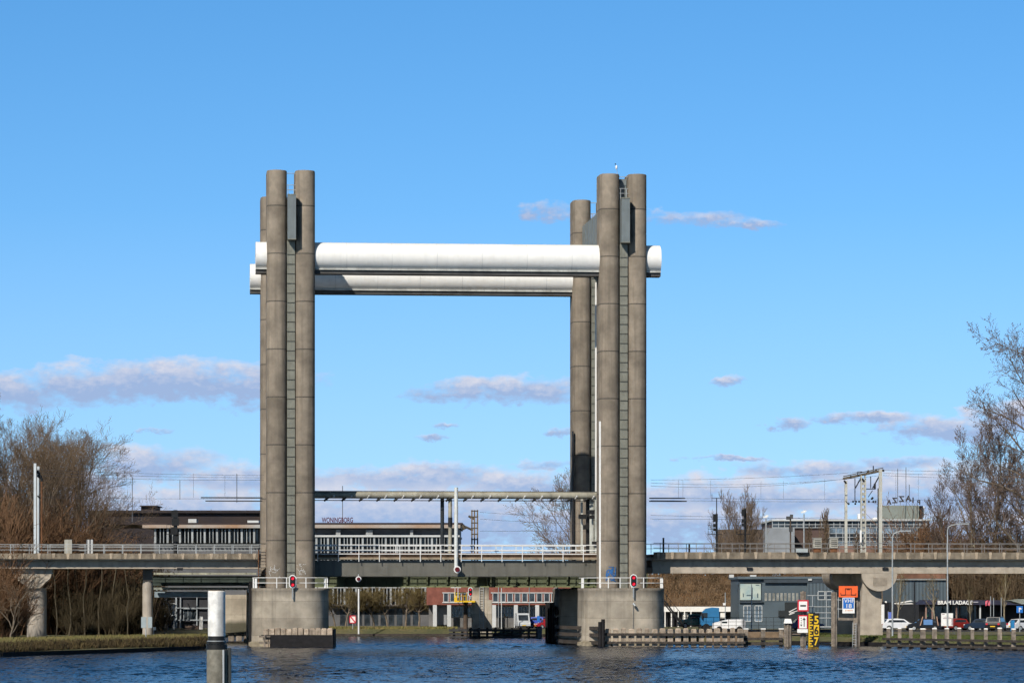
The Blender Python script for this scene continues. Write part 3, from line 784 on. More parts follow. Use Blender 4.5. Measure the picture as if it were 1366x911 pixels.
for t in (T2-1,T2+1.5,T2+4,T2+6.3): MB(B).box(S2-4.8,S2-4.56,t-.15,t+.15,-1,4.4).build('post',TIMBK,T)
# rear left fender
fender('rear_fender',wl([(303,412),(334,412)]),Z(832,412),[(Z(845,412),Z(841,412))],.9,'small weathered fender in front of the pale abutment wall',None,.3,mp=TIMB)
# open timber rail between right fender and thick pile
T=thing('timber_rail',(X(1018,368),368,-.5),'open timber rail of three white capped posts right of the long fender','timber rail')
for px in (995,1018,1042):
    x=X(px,368); MB().box(x-.22,x+.22,367.8,368.2,-1,Z(839,368)).build('post',TIMB,T)
    MB().box(x-.25,x+.25,367.76,368.24,Z(839,368),Z(837.6,368)).build('cap',WHITE,T)
for y0,y1 in ((850,853.5),(856,859.5)): MB().box(X(987,367.6),X(1044,367.6),367.5,367.74,Z(y1,367.6),Z(y0,367.6)).build('rail',TIMBD,T)
tag(MB().box(X(940,385),X(1048,380),381,383.5,-.5,Z(842.5,382)).build('quay_wall',mat('quay_brown',(.20,.14,.09),.9,.4,1)),'low brown quay wall behind the open timber rail','quay wall')
# dolphin row on right bank: piles with white caps and long rails
pp=[(px_,359.5-(px_-1185)*.102) for px_ in (1185,1200,1215,1231,1246.5,1263,1279.5,1297,1315,1333.5,1352,1371)]
T=thing('mooring_fence',(X(1262,362),362,-.5),'row of stout piles with white caps joined by dark rails along the right bank','mooring fence')
rr=random.Random(8)
for px,D in pp:
    x=X(px,D); w=.23*rr.uniform(.85,1.3); zt_=Z(838.6,D)+rr.uniform(-.05,.05)
    m=MB(); m.box(x-w,x+w,D-w,D+w,-1,zt_,top=(x-w*.78,x+w*.78,D-w*.8,D+w*.8)); p=m.build('pile',TIMB,T)
    m=MB(); m.box(x-w*.9,x+w*.9,D-w*.9,D+w*.9,zt_,zt_+.1,top=(x-w*.7,x+w*.7,D-w*.7,D+w*.7)); m.build('cap',WHITE,p)
    m=MB(); m.box(x-w*1.1,x+w*1.1,D-w-.34,D-w-.26,-.6,.15); m.build('bolt_plate',TIMBK,p)
a=(X(1178,359.9),359.9-.4); b=(X(1384,338.9)+.3,338.9-.4)
d=Vector((b[0]-a[0],b[1]-a[1],0)); f=Rf((a[0],a[1],0),math.atan2(d.y,d.x))
for z0,z1 in ((.76,.98),(.12,.34)): MB(f).box(0,d.length,-.15,.12,z0,z1).build('rail',TIMBD,T)
# far dolphin around the yellow platform
fender('far_fender',wl([(600,436),(722,436)]),Z(836.5,436),[(Z(842,436),Z(838.6,436)),(Z(846,436),Z(843.6,436)),(Z(850.5,436),Z(848,436))],1.0,'dark slatted timber fender round the pillar with the yellow platform',None,.16,mp=TIMBD,mr=mat('fender_greyblack',(.05,.05,.052),.8,.3,2))
for px in (718,737): pass
D=435; tag(MB().cyl((X(719.5,D),D,-1),(X(719.5,D),D,Z(835,D)),.34,n=12).build('mooring_post',mat('post_bluegrey',(.08,.10,.12),.7,.2,1)),'blue grey mooring post at the right end of the far fender','mooring post')

# pillar with yellow platform
D=446
T=thing('signal_pillar',(X(642,D),D,-1),'pale concrete pillar standing in the water behind the lift span','pillar')
m=MB(); m.box(X(629,D),X(656,D),D,D+3,-1,Z(800,D)); m.box(X(629,D),X(652,D),D,D+2.6,Z(800,D),Z(764,D)); m.build('shaft',PIERC,T)
m=MB()
for px in (640,645): m.cyl((X(px,D),D-.15,Z(838,D)),(X(px,D),D-.15,Z(768,D)),.035,n=5)
y=770
while y<836: m.cyl((X(640,D),D-.15,Z(y,D)),(X(645,D),D-.15,Z(y,D)),.03,n=5); y+=3.4
m.build('ladder',GALV,T)
D=443
T=thing('work_platform',(X(620,D),D,Z(803,D)),'yellow railed work platform beside the pale pillar','platform')
MB().box(X(606,D),X(634,D),D-1,D+3,Z(803,D),Z(800.8,D)).build('platform_floor',YEL,T)
MB().box(X(606,D),X(610,D),D-1,D-.9,Z(800.8,D),Z(789,D)).build('yellow_panel',YEL,T)
m=MB()
for y in (790,794.5): m.cyl((X(606,D),D-.95,Z(y,D)),(X(622,D),D-.95,Z(y,D)),.05,n=5)
for px in (613,618,622): m.cyl((X(px,D),D-.95,Z(801,D)),(X(px,D),D-.95,Z(789.5,D)),.05,n=5)
for px in (611,617,624,631): m.cyl((X(px,D),D-.9,Z(803,D)),(X(px+2.5,D),D+.4,Z(807,D)),.05,n=5)
m.build('railing',YEL,T)
MB().cyl((X(621,D),D+1,-1),(X(621,D),D+1,Z(803,D)),.28,n=10).build('support_post',mat('brown_steel',(.10,.07,.05),.8,.3,1),T)
signal(627.5,789,None,.55,1.15,'small red signal beside the yellow platform',fr=W,D=440,post=.3)
T=thing('grid_screen',(X(608,441),441,Z(784,441)),'square pale lattice screen hanging over the yellow platform','screen')
m=MB(); D=441
for i in range(5):
    x=X(601.5+i*3.3,D); m.box(x-.04,x+.04,D-.05,D+.05,Z(783.5,D),Z(769,D)); z=Z(769+i*3.6,D); m.box(X(601.5,D),X(614.7,D),D-.06,D+.04,z-.04,z+.04)
m.build('lattice',RAILW,T)
m=MB()
for px in (607,611): m.cyl((X(px,D),D,Z(797,D)),(X(px,D),D,Z(783.5,D)),.04,n=5)
m.build('post',RAILW,T)

# ------------------------------------------------------------------ foreground pile
D=130; x=X(289,D)
T=thing('navigation_pile',(x,D,-1),'white topped mooring pile with black band standing in the near water','navigation pile')
zA,zBk,zC=Z(787.5,D),Z(848,D),Z(866,D)
m=MB(); m.cyl((x,D,zBk),(x,D,zA-.04),.315,n=40); m.cyl((x,D,zA-.04),(x,D,zA),.315,.28,n=40); m.build('white_top',mat('pile_white',(.80,.79,.75),.6,.22,3,streak=.8,fine=14),T)
m=MB(); m.cyl((x,D,zA-.02),(x,D,zA+.012),.29,n=30); m.build('rim_dirt',mat('rim_brown',(.28,.19,.11),.9,.4,8),T)
MB().cyl((x,D,zC),(x,D,zBk),.31,n=40).build('black_band',BLK,T)
m=MB(); m.cyl((x,D,Z(858,D)),(x,D,Z(855,D)),.36,n=40); m.cyl((x,D,Z(865.5,D)),(x,D,Z(859,D)),.385,n=40); m.build('collar',BLK,T)
MB().cyl((x,D,Z(855.3,D)),(x,D,Z(854,D)),.345,n=40).build('bright_ring',GALV,T)
MB().cyl((x+.03,D,-1.5),(x+.03,D,zC),.39,n=40).build('shaft',mat('pile_grey',(.24,.225,.18),.75,.4,1.5,streak=.8),T)
MB().box(x+.40,x+.52,D-.12,D+.14,-1.5,Z(864,D)).build('rubbing_strip',mat('strip_dark',(.03,.035,.035),.7,.2,2),T)
MB().box(x+.24,x+.30,D-.36,D-.28,-1.5,Z(866,D)).build('steel_rod',GALV,T)
# ------------------------------------------------------------------ lettering
def text_obj(txt,name,mt,parent,loc,h,width=None,ext=.02,bold=0,rotz=0,mirror=False):
    cu=bpy.data.curves.new(name,'FONT'); cu.body=txt; cu.size=1; cu.extrude=ext; cu.offset=bold; cu.align_x='CENTER'
    tmp=bpy.data.objects.new('tmp',cu); C.objects.link(tmp)
    dg=bpy.context.evaluated_depsgraph_get(); me=bpy.data.meshes.new_from_object(tmp.evaluated_get(dg))
    bpy.data.objects.remove(tmp)
    xs=[v.co.x for v in me.vertices]; ys=[v.co.y for v in me.vertices]
    w=max(xs)-min(xs); hh=max(ys)-min(ys); cx=(max(xs)+min(xs))/2; y0=min(ys)
    sx=(width/w) if width else h/hh; sy=h/hh; c,s=math.cos(rotz),math.sin(rotz)
    for v in me.vertices:
        x=(v.co.x-cx)*sx; z=(v.co.y-y0)*sy; y=-v.co.z*(1)
        v.co=(x*c-y*s,x*s+y*c,z)
    me.materials.clear(); me.materials.append(mt)
    o=bpy.data.objects.new(name,me); C.objects.link(o)
    if parent: 
        p=wloc[parent.name]; o.parent=parent; o.location=(loc[0]-p[0],loc[1]-p[1],loc[2]-p[2])
    else: o.location=loc
    wloc[o.name]=wloc[parent.name] if parent else loc
    return o
# ------------------------------------------------------------------ river signs
def post_pile(px,D,y0,w,name,label,mt=TIMB):
    x=X(px,D); m=MB()
    for k in (-1,0,1): m.cyl((x+k*w*.62,D+(k%2)*.1,-1),(x+k*w*.62,D+(k%2)*.1,Z(y0,D)-.06*abs(k)),w*.42,n=9)
    return tag(m.build(name,mt),label,'pile')
D=366
post_pile(1051,D,827,.38,'timber_pile','thick grey timber pile left of the red bordered signs')
m=MB(); x=X(1051,D); m.box(x-.42,x+.42,D-.3,D+.4,Z(831,D),Z(825,D),top=(x-.3,x+.3,D-.2,D+.3)); tag(m.build('pile_cap',WHITE),'white cap on the thick pile left of the red bordered signs','pile cap')
post_pile(1071.5,D,788,.28,'timber_pile','tall timber pile carrying the two red bordered signs')
T=thing('no_passing_sign',(X(1071.3,D),D-.5,Z(815,D)),'white square sign with red border and a black bar','river sign')
x=X(1071.3,D)
def board(T,px0,px1,y0,y1,D,mt,th=.04,name='board'):
    return MB().box(X(px0,D),X(px1,D),D,D+th,Z(y1,D),Z(y0,D)).build(name,mt,T)
board(T,1064,1078.6,800,815,D-.5,REDP,name='border'); board(T,1065.8,1076.8,801.8,813.2,D-.52,WHITE,.017,'face'); board(T,1067.5,1075.2,806.5,808.6,D-.535,BLK,.012,'bar')
T=thing('arrow_sign',(x,D-.5,Z(844,D)),'tall white sign with red border, a black arrow and dashes','river sign')
board(T,1064.6,1077.8,820,838,D-.5,REDP,name='border'); board(T,1066.2,1076.2,821.6,837.6,D-.52,WHITE,.017,'face')
board(T,1063.5,1077.6,838.6,843.5,D-.52,WHITE,.03,'lower_board')
m=MB(); D_=D-.54
m.box(X(1072.2,D_),X(1073.2,D_),D_,D_+.015,Z(835.5,D_),Z(826,D_)); m.add([(X(1070.6,D_),D_,Z(826.5,D_)),(X(1074.8,D_),D_,Z(826.5,D_)),(X(1072.7,D_),D_,Z(823,D_))],[(0,1,2)])
m.build('arrow',BLK,T)
m=MB()
for y in (823.5,826.5,829.5): m.box(X(1068.4,D_),X(1069.2,D_),D_,D_+.015,Z(y+1.4,D_),Z(y,D_))
m.add([(X(1067.3,D_),D_,Z(832.5,D_)),(X(1070.3,D_),D_,Z(832.5,D_)),(X(1068.8,D_),D_,Z(835.2,D_))],[(0,2,1)]); m.build('dashes',BLK,T)
# gauge board
D=365.5
T=thing('gauge_board',(X(1085,D),D,-.6),'black and yellow clearance gauge board with the numbers 5, 6 and 7','gauge board')
x0,x1=X(1077.5,D),X(1093,D); MB().box(x0,x1,D,D+.06,-.6,Z(817.5,D)).build('board',BLK,T)
m=MB()
for i in range(13):
    y=818.5+i*3.5; xw=1082.5 if i%2 else 1084.5
    m.box(X(1079.8,D),X(xw,D),D-.02,D-.002,Z(y+1.9,D),Z(y,D))
m.box(X(1078.6,D),X(1080.0,D),D-.02,D-.002,Z(862,D),Z(818,D))
m.build('tick_marks',YEL,T)
MB().box(X(1085.5,D),X(1092.6,D),D-.02,D-.002,Z(847.5,D),Z(833,D)).build('number_panel',YEL,T)
for tx,y,mt in (('5',832,YEL),('6',846,BLK),('7',860.5,YEL)):
    text_obj(tx,'number',mt,T,(X(1089,D),D-.03,Z(y,D)),.84,.44,.008,.03)
# grey jetty frame between gauge and VHF dolphin
D=368
T=thing('jetty_frame',(X(1095,D),D,-.5),'grey steel pipe frame between the gauge board and the orange sign','jetty frame')
m=MB()
for y in (794,809,817,824,836,858): m.cyl((X(1077,D),D,Z(y,D)),(X(1112,D),D,Z(y,D)),.055 if y!=836 else .09,n=6)
for px in (1084,1102.5): m.cyl((X(px,D),D,Z(836,D)),(X(px,D),D,Z(788 if px>1100 else 794,D)),.05,n=6)
m.build('pipe',GALV,T)
D=367
post_pile(1113,D,789,.3,'timber_pile','tall timber pile left of the orange sign')
post_pile(1143.5,D,787,.3,'timber_pile','tall timber pile right of the orange sign')
T=thing('cross_beam',(X(1128,D),D,1),'timber cross beam joining the two tall piles under the blue sign','cross beam')
board(T,1118,1140,823.5,827,D,TIMB,.3,'beam'); m=MB()
for y in (800,812): m.cyl((X(1116,D),D+.1,Z(y,D)),(X(1142,D),D+.1,Z(y,D)),.05,n=6)
for px in (1118.5,1142): m.cyl((X(px,D),D+.1,Z(827,D)),(X(px,D),D+.1,Z(796,D)),.05,n=6)
m.build('pipe',GALV,T)
T=thing('ladder',(X(1139,D),D-.3,-.5),'narrow pale ladder against the pile right of the orange sign','ladder')
m=MB()
for px in (1137,1141.5): m.cyl((X(px,D),D-.35,-.5),(X(px,D),D-.35,Z(830,D)),.035,n=5)
m.build('side_rail',GALV,T); m=MB(); y=832
while y<860: m.cyl((X(1137,D),D-.35,Z(y,D)),(X(1141.5,D),D-.35,Z(y,D)),.03,n=5); y+=3.4
m.build('rung',GALV,T)
T=thing('bridge_sign',(X(1131.5,D),D-.5,Z(796,D)),'orange board with a black outline drawing of the lift bridge','sign board')
board(T,1119,1144.2,781.3,796.3,D-.5,ORNG)
m=MB(); q=D-.52
for a,b,c,d in ((1121.5,1127.6,792.6,793.8),(1135.8,1142,792.6,793.8),(1127.4,1128.2,784.3,793.8),(1135.2,1136,784.3,793.8),(1127.4,1136,784.3,785.3),(1128,1135.4,792.8,793.4),(1129.6,1133.8,785.6,786.6),(1121.3,1122,790.5,793.8),(1141.4,1142.1,790.5,793.8)):
    m.box(X(a,q),X(b,q),q,q+.015,Z(d,q),Z(c,q))
m.build('drawing',BLK,T)
T=thing('channel_sign',(X(1132,D),D-.5,Z(817.5,D)),'blue and white board reading VHF 18 under the orange board','sign board')
board(T,1123.8,1140,796.8,817.6,D-.56,WHITE); board(T,1124.8,1139,797.6,811.2,D-.575,BLUP,.012,'blue_face')
text_obj('VHF','letters',WHITE,T,(X(1131.9,D),D-.6,Z(803.6,D)),.40,.98,.008,.0); text_obj('18','letters',WHITE,T,(X(1131.9,D),D-.6,Z(810.4,D)),.42,.52,.008,.0)
m=MB()
for i in range(6): m.box(X(1127+i*1.7,D),X(1128+i*1.7,D),D-.575,D-.563,Z(814.6,D),Z(813,D))
m.build('small_print',mat('orange_print',(.7,.35,.2),.6,.2,3),T)
# twin boards on left bank
D=352
T=thing('twin_board_sign',(X(195,D),D,GZ),'two blank grey boards back to us on a post, left grassy bank','sign board')
board(T,188.3,195.3,822.5,837,D,mat('board_back',(.33,.38,.39),.5,.1,2)); board(T,197,202.8,822.5,837,D,mat('board_back',(.33,.38,.39),.5,.1,2))
MB().cyl((X(194.5,D),D+.1,.4),(X(194.5,D),D+.1,Z(822,D)),.05,n=8).build('post',GALV,T)
D=390; T=thing('small_sign',(X(205,D),D,GZ),'tiny white sign just right of the twin grey boards','sign board')
board(T,202,208,836,840,D,WHITE); MB().cyl((X(205,D),D+.1,.5),(X(205,D),D+.1,Z(838,D)),.04,n=6).build('post',GALV,T)
# red-white sign on far bank, arrow signs
D=458; T=thing('crossed_sign',(X(470.5,D),D,GZ),'white sign with a red diagonal bar on the far middle bank','river sign')
board(T,466,475,820.5,831,D,WHITE); q=D-.03
m=MB(); m.add([(X(466.2,q),q,Z(821.5,q)),(X(467.4,q),q,Z(820.6,q)),(X(474.8,q),q,Z(829.6,q)),(X(473.6,q),q,Z(830.8,q))],[(0,3,2,1)])
for a,b,c,d in ((466,475,820.5,821.6),(466,475,829.9,831),(466,467,820.5,831),(474,475,820.5,831)): m.box(X(a,q),X(b,q),q-.01,q+.01,Z(d,q),Z(c,q))
m.build('red_bar',REDP,T); MB().cyl((X(470.5,D),D+.1,.8),(X(470.5,D),D+.1,Z(825,D)),.06,n=6).build('post',GALV,T)
# notice board & parking sign & street lamps on the right bank
D=378; T=thing('notice_board',(X(1263,D),D,GZ),'white notice board on a post in front of the florist canopy','notice board')
board(T,1255.5,1271.3,817.5,834.5,D,WHITE); MB().cyl((X(1263.5,D),D+.1,.5),(X(1263.5,D),D+.1,Z(818,D)),.06,n=6).build('post',GALV,T)
m=MB(); q=D-.02
m.box(X(1258,q),X(1269,q),q,q+.012,Z(824.6,q),Z(823.8,q)); m.box(X(1259,q),X(1267,q),q,q+.012,Z(822.8,q),Z(822.3,q)); m.box(X(1269.3,q),X(1271,q),q,q+.012,Z(833.5,q),Z(824,q)); m.box(X(1256.5,q),X(1260,q),q,q+.012,Z(819.5,q),Z(818.6,q)); m.build('print',mat('print_grey',(.4,.3,.3),.7,.2,2),T)
D=425; T=thing('parking_sign',(X(1360,D),D,GZ),'blue square sign with white arrow at the right edge','road sign')
board(T,1356,1364.6,808,817,D,BLUP); MB().cyl((X(1360.5,D),D+.1,GZ),(X(1360.5,D),D+.1,Z(810,D)),.05,n=6).build('post',GALV,T)
q=D-.02; m=MB(); m.box(X(1359.2,q),X(1360.2,q),q,q+.012,Z(816,q),Z(810,q)); m.add([(X(1360.5,q),q,Z(812.5,q)),(X(1363.4,q),q,Z(812,q)),(X(1360.5,q),q,Z(809.6,q))],[(0,1,2)]); m.build('white_arrow',WHITE,T)
def lamp(px,D,ytop,reach,label,h_):
    T=thing('street_lamp',(X(px,D),D,GZ-.2),label,'street lamp','street lamps on the right bank')
    zt_=Z(ytop,D); m=MB(); x=X(px,D)
    m.cyl((x,D,.3),(x,D,zt_-.5),.10,.07,n=10)
    pts=[(x,D,zt_-.5),(x+.12,D,zt_-.15),(x+.45,D,zt_+.02),(x+reach,D,zt_+.15)]
    for a,b in zip(pts,pts[1:]): m.cyl(a,b,.055,n=8)
    m.build('pole',GALV,T); MB().box(x+reach-.1,x+reach+.9,D-.14,D+.14,zt_+.1,zt_+.22).build('lamp_head',GALV,T); return T
lamp(1190.5,372,710,.9,'shorter street lamp in front of the half-round pier cap',0)
lamp(1264,372,700.5,1.3,'taller street lamp with a long arm behind the notice board',0)

# ------------------------------------------------------------------ masts and signals on the viaduct
zr=wzt
def vs(px,t): return sB(px,t)
def rail_signal(px,t,ytop,label,heads,ant=None):
    s=vs(px,t); T=thing('rail_signal',B((s,t,zr-.3)),label,'rail signal','dark rail signals on the viaducts')
    MB(B).cyl((s,t,zr-.4),(s,t,zB(ytop,s,t)),.11 if px>300 else .2,n=8).build('mast',BLK,T)
    for (dy0,dy1,w,dx) in heads:
        q=vs(px+dx,t); MB(B).box(q-w,q+w,t-.3,t-.05,zB(dy1,s,t),zB(dy0,s,t)).build('signal_head',BLK,T)
    z=zB(712,s,t); m=MB(B)
    m.box(s-.95,s+.55,t-.2,t+.2,z-.06,z); 
    for q in (-.9,-.5): m.cyl((s+q,t,z),(s+q,t,z+.95),.025,n=4)
    m.cyl((s-.9,t,z+.95),(s-.3,t,z+.95),.025,n=4); m.cyl((s-.9,t,z+.5),(s-.3,t,z+.5),.025,n=4)
    m.build('platform',DARK,T)
    if ant:
        m=MB(B); z=zB(ant,s,t); m.cyl((s,t,zB(ytop,s,t)),(s,t,z),.05,n=6); m.cyl((s-.5,t,z),(s+.5,t,z),.03,n=4); m.cyl((s-.5,t,z-.35),(s-.5,t,z+.4),.03,n=4); m.cyl((s+.5,t,z-.3),(s+.5,t,z+.3),.03,n=4)
        m.build('antenna',DARK,T)
rail_signal(956,6,685,'dark rail signal with a crossed antenna, nearer the right tower',[(685.5,696,.24,-2),(698.5,703,.18,-2.6),(704.5,708,.18,-2.6)],664)
rail_signal(994,6,678,'dark rail signal without antenna, right viaduct',[(679.5,688,.15,-3),(692,697,.2,-2.5),(698,702,.2,-2.5)])
rail_signal(234,5,680,'dark rail signal standing on the left viaduct',[(681,690,.34,-1),(691,701,.38,0),(703,713,.34,-1.5),(715,722,.3,0)])
for px,h,lab in ((919.5,725,'short black post on the right viaduct near the tower'),(885,717,'black post in the shade beside the right tower')):
    s=vs(px,5); tag(MB(B).cyl((s,5,zr-.3),(s,5,zB(h,s,5)),.1,n=8).build('short_post',BLK),lab,'post')
# small stalk lamps
for px,y,lab in ((1022,689,'slim lamp with a white head, left one on the right viaduct'),(1072.5,682.5,'slim lamp with a white head above the grey box')):
    s=vs(px,5); T=thing('stalk_lamp',B((s,5,zr-.2)),lab,'lamp','white headed lamps on the viaduct')
    MB(B).cyl((s,5,zr-.2),(s,5,zB(y+3,s,5)),.07,n=8).build('pole',GALV,T)
    m=MB(B); z=zB(y,s,5); m.box(s-.3,s+.1,4.8,5.2,z-.12,z+.05); m.box(s-.05,s+.22,4.85,5.1,z,z+.17); m.build('lamp_head',WHITE,T)
s=vs(1054.5,5); T=thing('camera_mast',B((s,5,zr-.2)),'slim rusty mast with dark camera boxes between the stalk lamps','mast')
MB(B).cyl((s,5,zr-.2),(s,5,zB(688,s,5)),.08,n=8).build('pole',mat('brown_steel',(.10,.07,.05),.8,.3,1),T)
m=MB(B); m.box(s-.45,s-.1,4.8,5.1,zB(693,s,5),zB(688.5,s,5)); m.box(s-.05,s+.25,4.8,5.1,zB(692,s,5),zB(686,s,5)); m.box(s-.15,s+.2,4.8,5.1,zB(709,s,5),zB(703,s,5)); m.build('camera_box',mat('box_dark',(.08,.08,.08),.6,.3,2),T)
# cabinets
for px0,px1,y0,lab in ((1085,1095.5,718,'grey equipment cabinet with slatted lid on the right viaduct'),(1107,1117.5,718,'plain grey equipment cabinet left of the first portal leg')):
    s0,s1=vs(px0,5),vs(px1,5); T=thing('equipment_cabinet',B(((s0+s1)/2,5,zr)),lab,'cabinet','cabinets on the viaduct')
    MB(B).box(s0,s1,4.8,5.5,zB(731,s0,5),zB(y0,s0,5)).build('cabinet',mat('cabinet_grey',(.42,.40,.34),.6,.2,1.5,streak=.4),T)
    MB(B).box(s0+.05,s1-.05,4.9,5.4,zr-.3,zB(731,s0,5)).build('base',RUST,T)
    MB(B).box(s0-.05,s1+.05,4.75,5.55,zB(y0,s0,5),zB(y0-1,s0,5)).build('lid',mat('cabinet_lid',(.32,.31,.27),.6,.2,1.5),T)
    m=MB(B)
    for q in range(4): m.box(s0+.1,s1-.1,4.77,4.799,zB(721+q*2.4,s0,5),zB(720.3+q*2.4,s0,5))
    m.build('vent',BLK,T)
s0,s1=vs(1061.5,3.1),vs(1077,3.1); T=thing('track_box',B((s0,3,zr)),'long pale box fixed to the parapet below the second stalk lamp','box')
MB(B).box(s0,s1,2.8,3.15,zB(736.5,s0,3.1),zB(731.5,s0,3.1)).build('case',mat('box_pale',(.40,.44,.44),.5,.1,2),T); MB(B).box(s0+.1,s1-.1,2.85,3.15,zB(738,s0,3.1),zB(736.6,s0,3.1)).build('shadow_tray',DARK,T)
for px0,px1,y0,lab in ((86,96,719.5,'pale block on the left viaduct track edge'),(115,124,719.5,'dark and white striped block on the left viaduct')):
    s0,s1=vs(px0,5),vs(px1,5); o=MB(B).box(s0,s1,4.8,5.4,zr-.2,zB(y0,s0,5)).build('track_block',mat('cabinet_grey',(.42,.40,.34),.6,.2,1.5,streak=.4) if px0<100 else striped('striped_block',(.5,.5,.48),(.1,.1,.1),.35,.5,0)); tag(o,lab,'block')
# portal on right viaduct
T=thing('catenary_portal',B((vs(1150,6),6,zr)),'three legged overhead line portal with tilted crossarm, right viaduct','overhead line portal')
PM=mat('portal_pale',(.50,.49,.43),.6,.15,.8,streak=.3)
for px,t,yt,w in ((1128.5,7.5,641,.13),(1174.5,4.5,626,.16),(1171.8,9,651,.07)):
    s=vs(px,t); MB(B).box(s-w,s+w,t-.15,t+.15,zr-.3,zB(yt,s,t)).build('leg',PM if w>.1 else mat('post_dark2',(.12,.12,.12),.6,.1,1),T)
s=vs(1151.5,6); m=MB(B)
for dx in (-.22,.22): m.box(s+dx-.06,s+dx+.06,5.8,6.2,zr-.3,zB(634,s,6))
m.build('lattice_leg',PM,T); m=MB(B); z=zr
while z<zB(640,s,6): m.box(s-.2,s+.2,5.85,6.1,z,z+.3); z+=.55
m.build('lattice_plate',mat('portal_pale2',(.40,.39,.34),.6,.2,.8),T)
a=(vs(1125,7.5),7.5,zB(638.5,s,7.5)); b=(vs(1178,4.5),4.5,zB(627,s,4.5))
m=MB(B); m.cyl(a,b,.16,n=4); m.cyl((a[0],a[1],a[2]+.25),(b[0],b[1],b[2]+.25),.06,n=4); m.build('crossarm',mat('arm_dark',(.09,.075,.055),.7,.3,1),T)
m=MB(B)
for (x0,y0,x1,y1,r) in ((1148,637,1141,650,.07),(1176,628,1164,650,.07),(1140.5,637,1140.5,668,.05),(1161.5,634,1161.5,650,.05),(1155,651,1168,651,.05),(1158,662,1164,653,.04),(1167,644,1167,651,.12),(1126,640,1129,644,.1),(1150,637,1153,642,.12),(1135,633,1135,637,.06),(1144,628,1144,634,.04),(1144,628,1150,628,.04),(1159,626,1157,630,.12),(1165,620,1165,628,.06),(1168,625,1170,628,.1),(1179,625,1179,628,.06),(1128,667,1131,671,.05)):
    t=6; m.cyl((vs(x0,t),t,zB(y0,33,t)),(vs(x1,t),t,zB(y1,33,t)),r,n=5)
m.build('strut',BLK,T)
for x0,y0 in ((1132,671),(1138,668),(1142,668),(1141,671),(1146,668),(1159,668),(1163,664),(1164,663),(1165,668),(1168,668),(1152,668),(1154,667)):
    MB(B).ball((vs(x0,6),6,zB(y0,33,6)),.12,6,4).build('insulator',BLK,T)
s=vs(1148.2,5.5); MB(B).box(s-.08,s+.08,5.4,5.6,zB(723,s,5.5),zB(707,s,5.5)).build('white_marker',WHITE,T)
# left mast
T=thing('overhead_mast',B((vs(49,5),5,zr)),'pale double overhead line mast on the left viaduct among bare trees','overhead line mast')
for px,t,yt,w,mt in ((46.7,4.5,618,.13,mat('mast_pale',(.55,.60,.62),.5,.1,1)),(51,5.5,622,.12,mat('mast_pale',(.55,.60,.62),.5,.1,1)),(55.5,7,640,.06,RUST)):
    s=vs(px,t); MB(B).box(s-w,s+w,t-.15,t+.15,zr-.4,zB(yt,-26,t)).build('post',mt,T)
m=MB(B); t=5
for (x0,y0,x1,y1,r) in ((44,628,54,632,.09),(50,634,57,640,.12),(46,629,49,631,.16),(50,627,54,636,.1),(50,661,54,665,.08),(54,634,56,642,.13)): m.cyl((vs(x0,t),t,zB(y0,-26,t)),(vs(x1,t),t,zB(y1,-26,t)),r,n=6)
m.build('insulator',BLK,T)
# lattice mast right of the beacon post
T=thing('lattice_mast',B((vs(632,9),9,zr)),'rusty double lattice mast behind the lift span railing','overhead line mast')
m=MB(B); t=12
for px in (629.5,633,637): s=vs(px,t); m.box(s-.07,s+.07,t-.1,t+.1,8,zB(680,s,t))
m.build('leg',mat('mast_brown',(.20,.15,.10),.7,.3,1),T)
m=MB(B)
for y in (681,689,697,704,712,719): m.box(vs(628.5,t),vs(637.5,t),t-.12,t+.12,zB(y+1,17,t),zB(y-.6,17,t))
m.cyl((vs(620,t),t,zB(702,17,t)),(vs(631,t),t,zB(707,17,t)),.12,n=6); m.cyl((vs(617,t),t,zB(700,17,t)),(vs(620,t),t,zB(706,17,t)),.2,n=6); m.cyl((vs(625,t),t,zB(688,17,t)),(vs(632,t),t,zB(692,17,t)),.12,n=6)
m.build('brace',mat('arm_dark',(.09,.075,.055),.7,.3,1),T)
# thin antennas in the distance
for i,(px,y0,y1,D,lab) in enumerate(((176.5,636,690,520,'thin antenna mast above the brown roof, leftmost'),(240,640,660,600,'faint distant antenna mast left of the towers, middle'),(316,632,664,520,'thin antenna mast just left of the near left tower'),(457,648,690,520,'thin antenna mast over the red rooftop name'),(1197.5,625,664,620,'thin antenna mast at the left of the rooftop letters'),(1208.5,623,664,620,'taller thin antenna mast in the middle of the rooftop letters'),(1213,646,664,620,'short dark antenna mast right of the taller rooftop one'))):
    tag(MB().cyl((X(px,D),D,Z(y1+6,D)),(X(px,D),D,Z(y0,D)),.06,n=5).build('antenna_mast',mat('antenna_grey',(.14,.15,.17),.6,.1,1)),lab,'antenna','thin antennas')

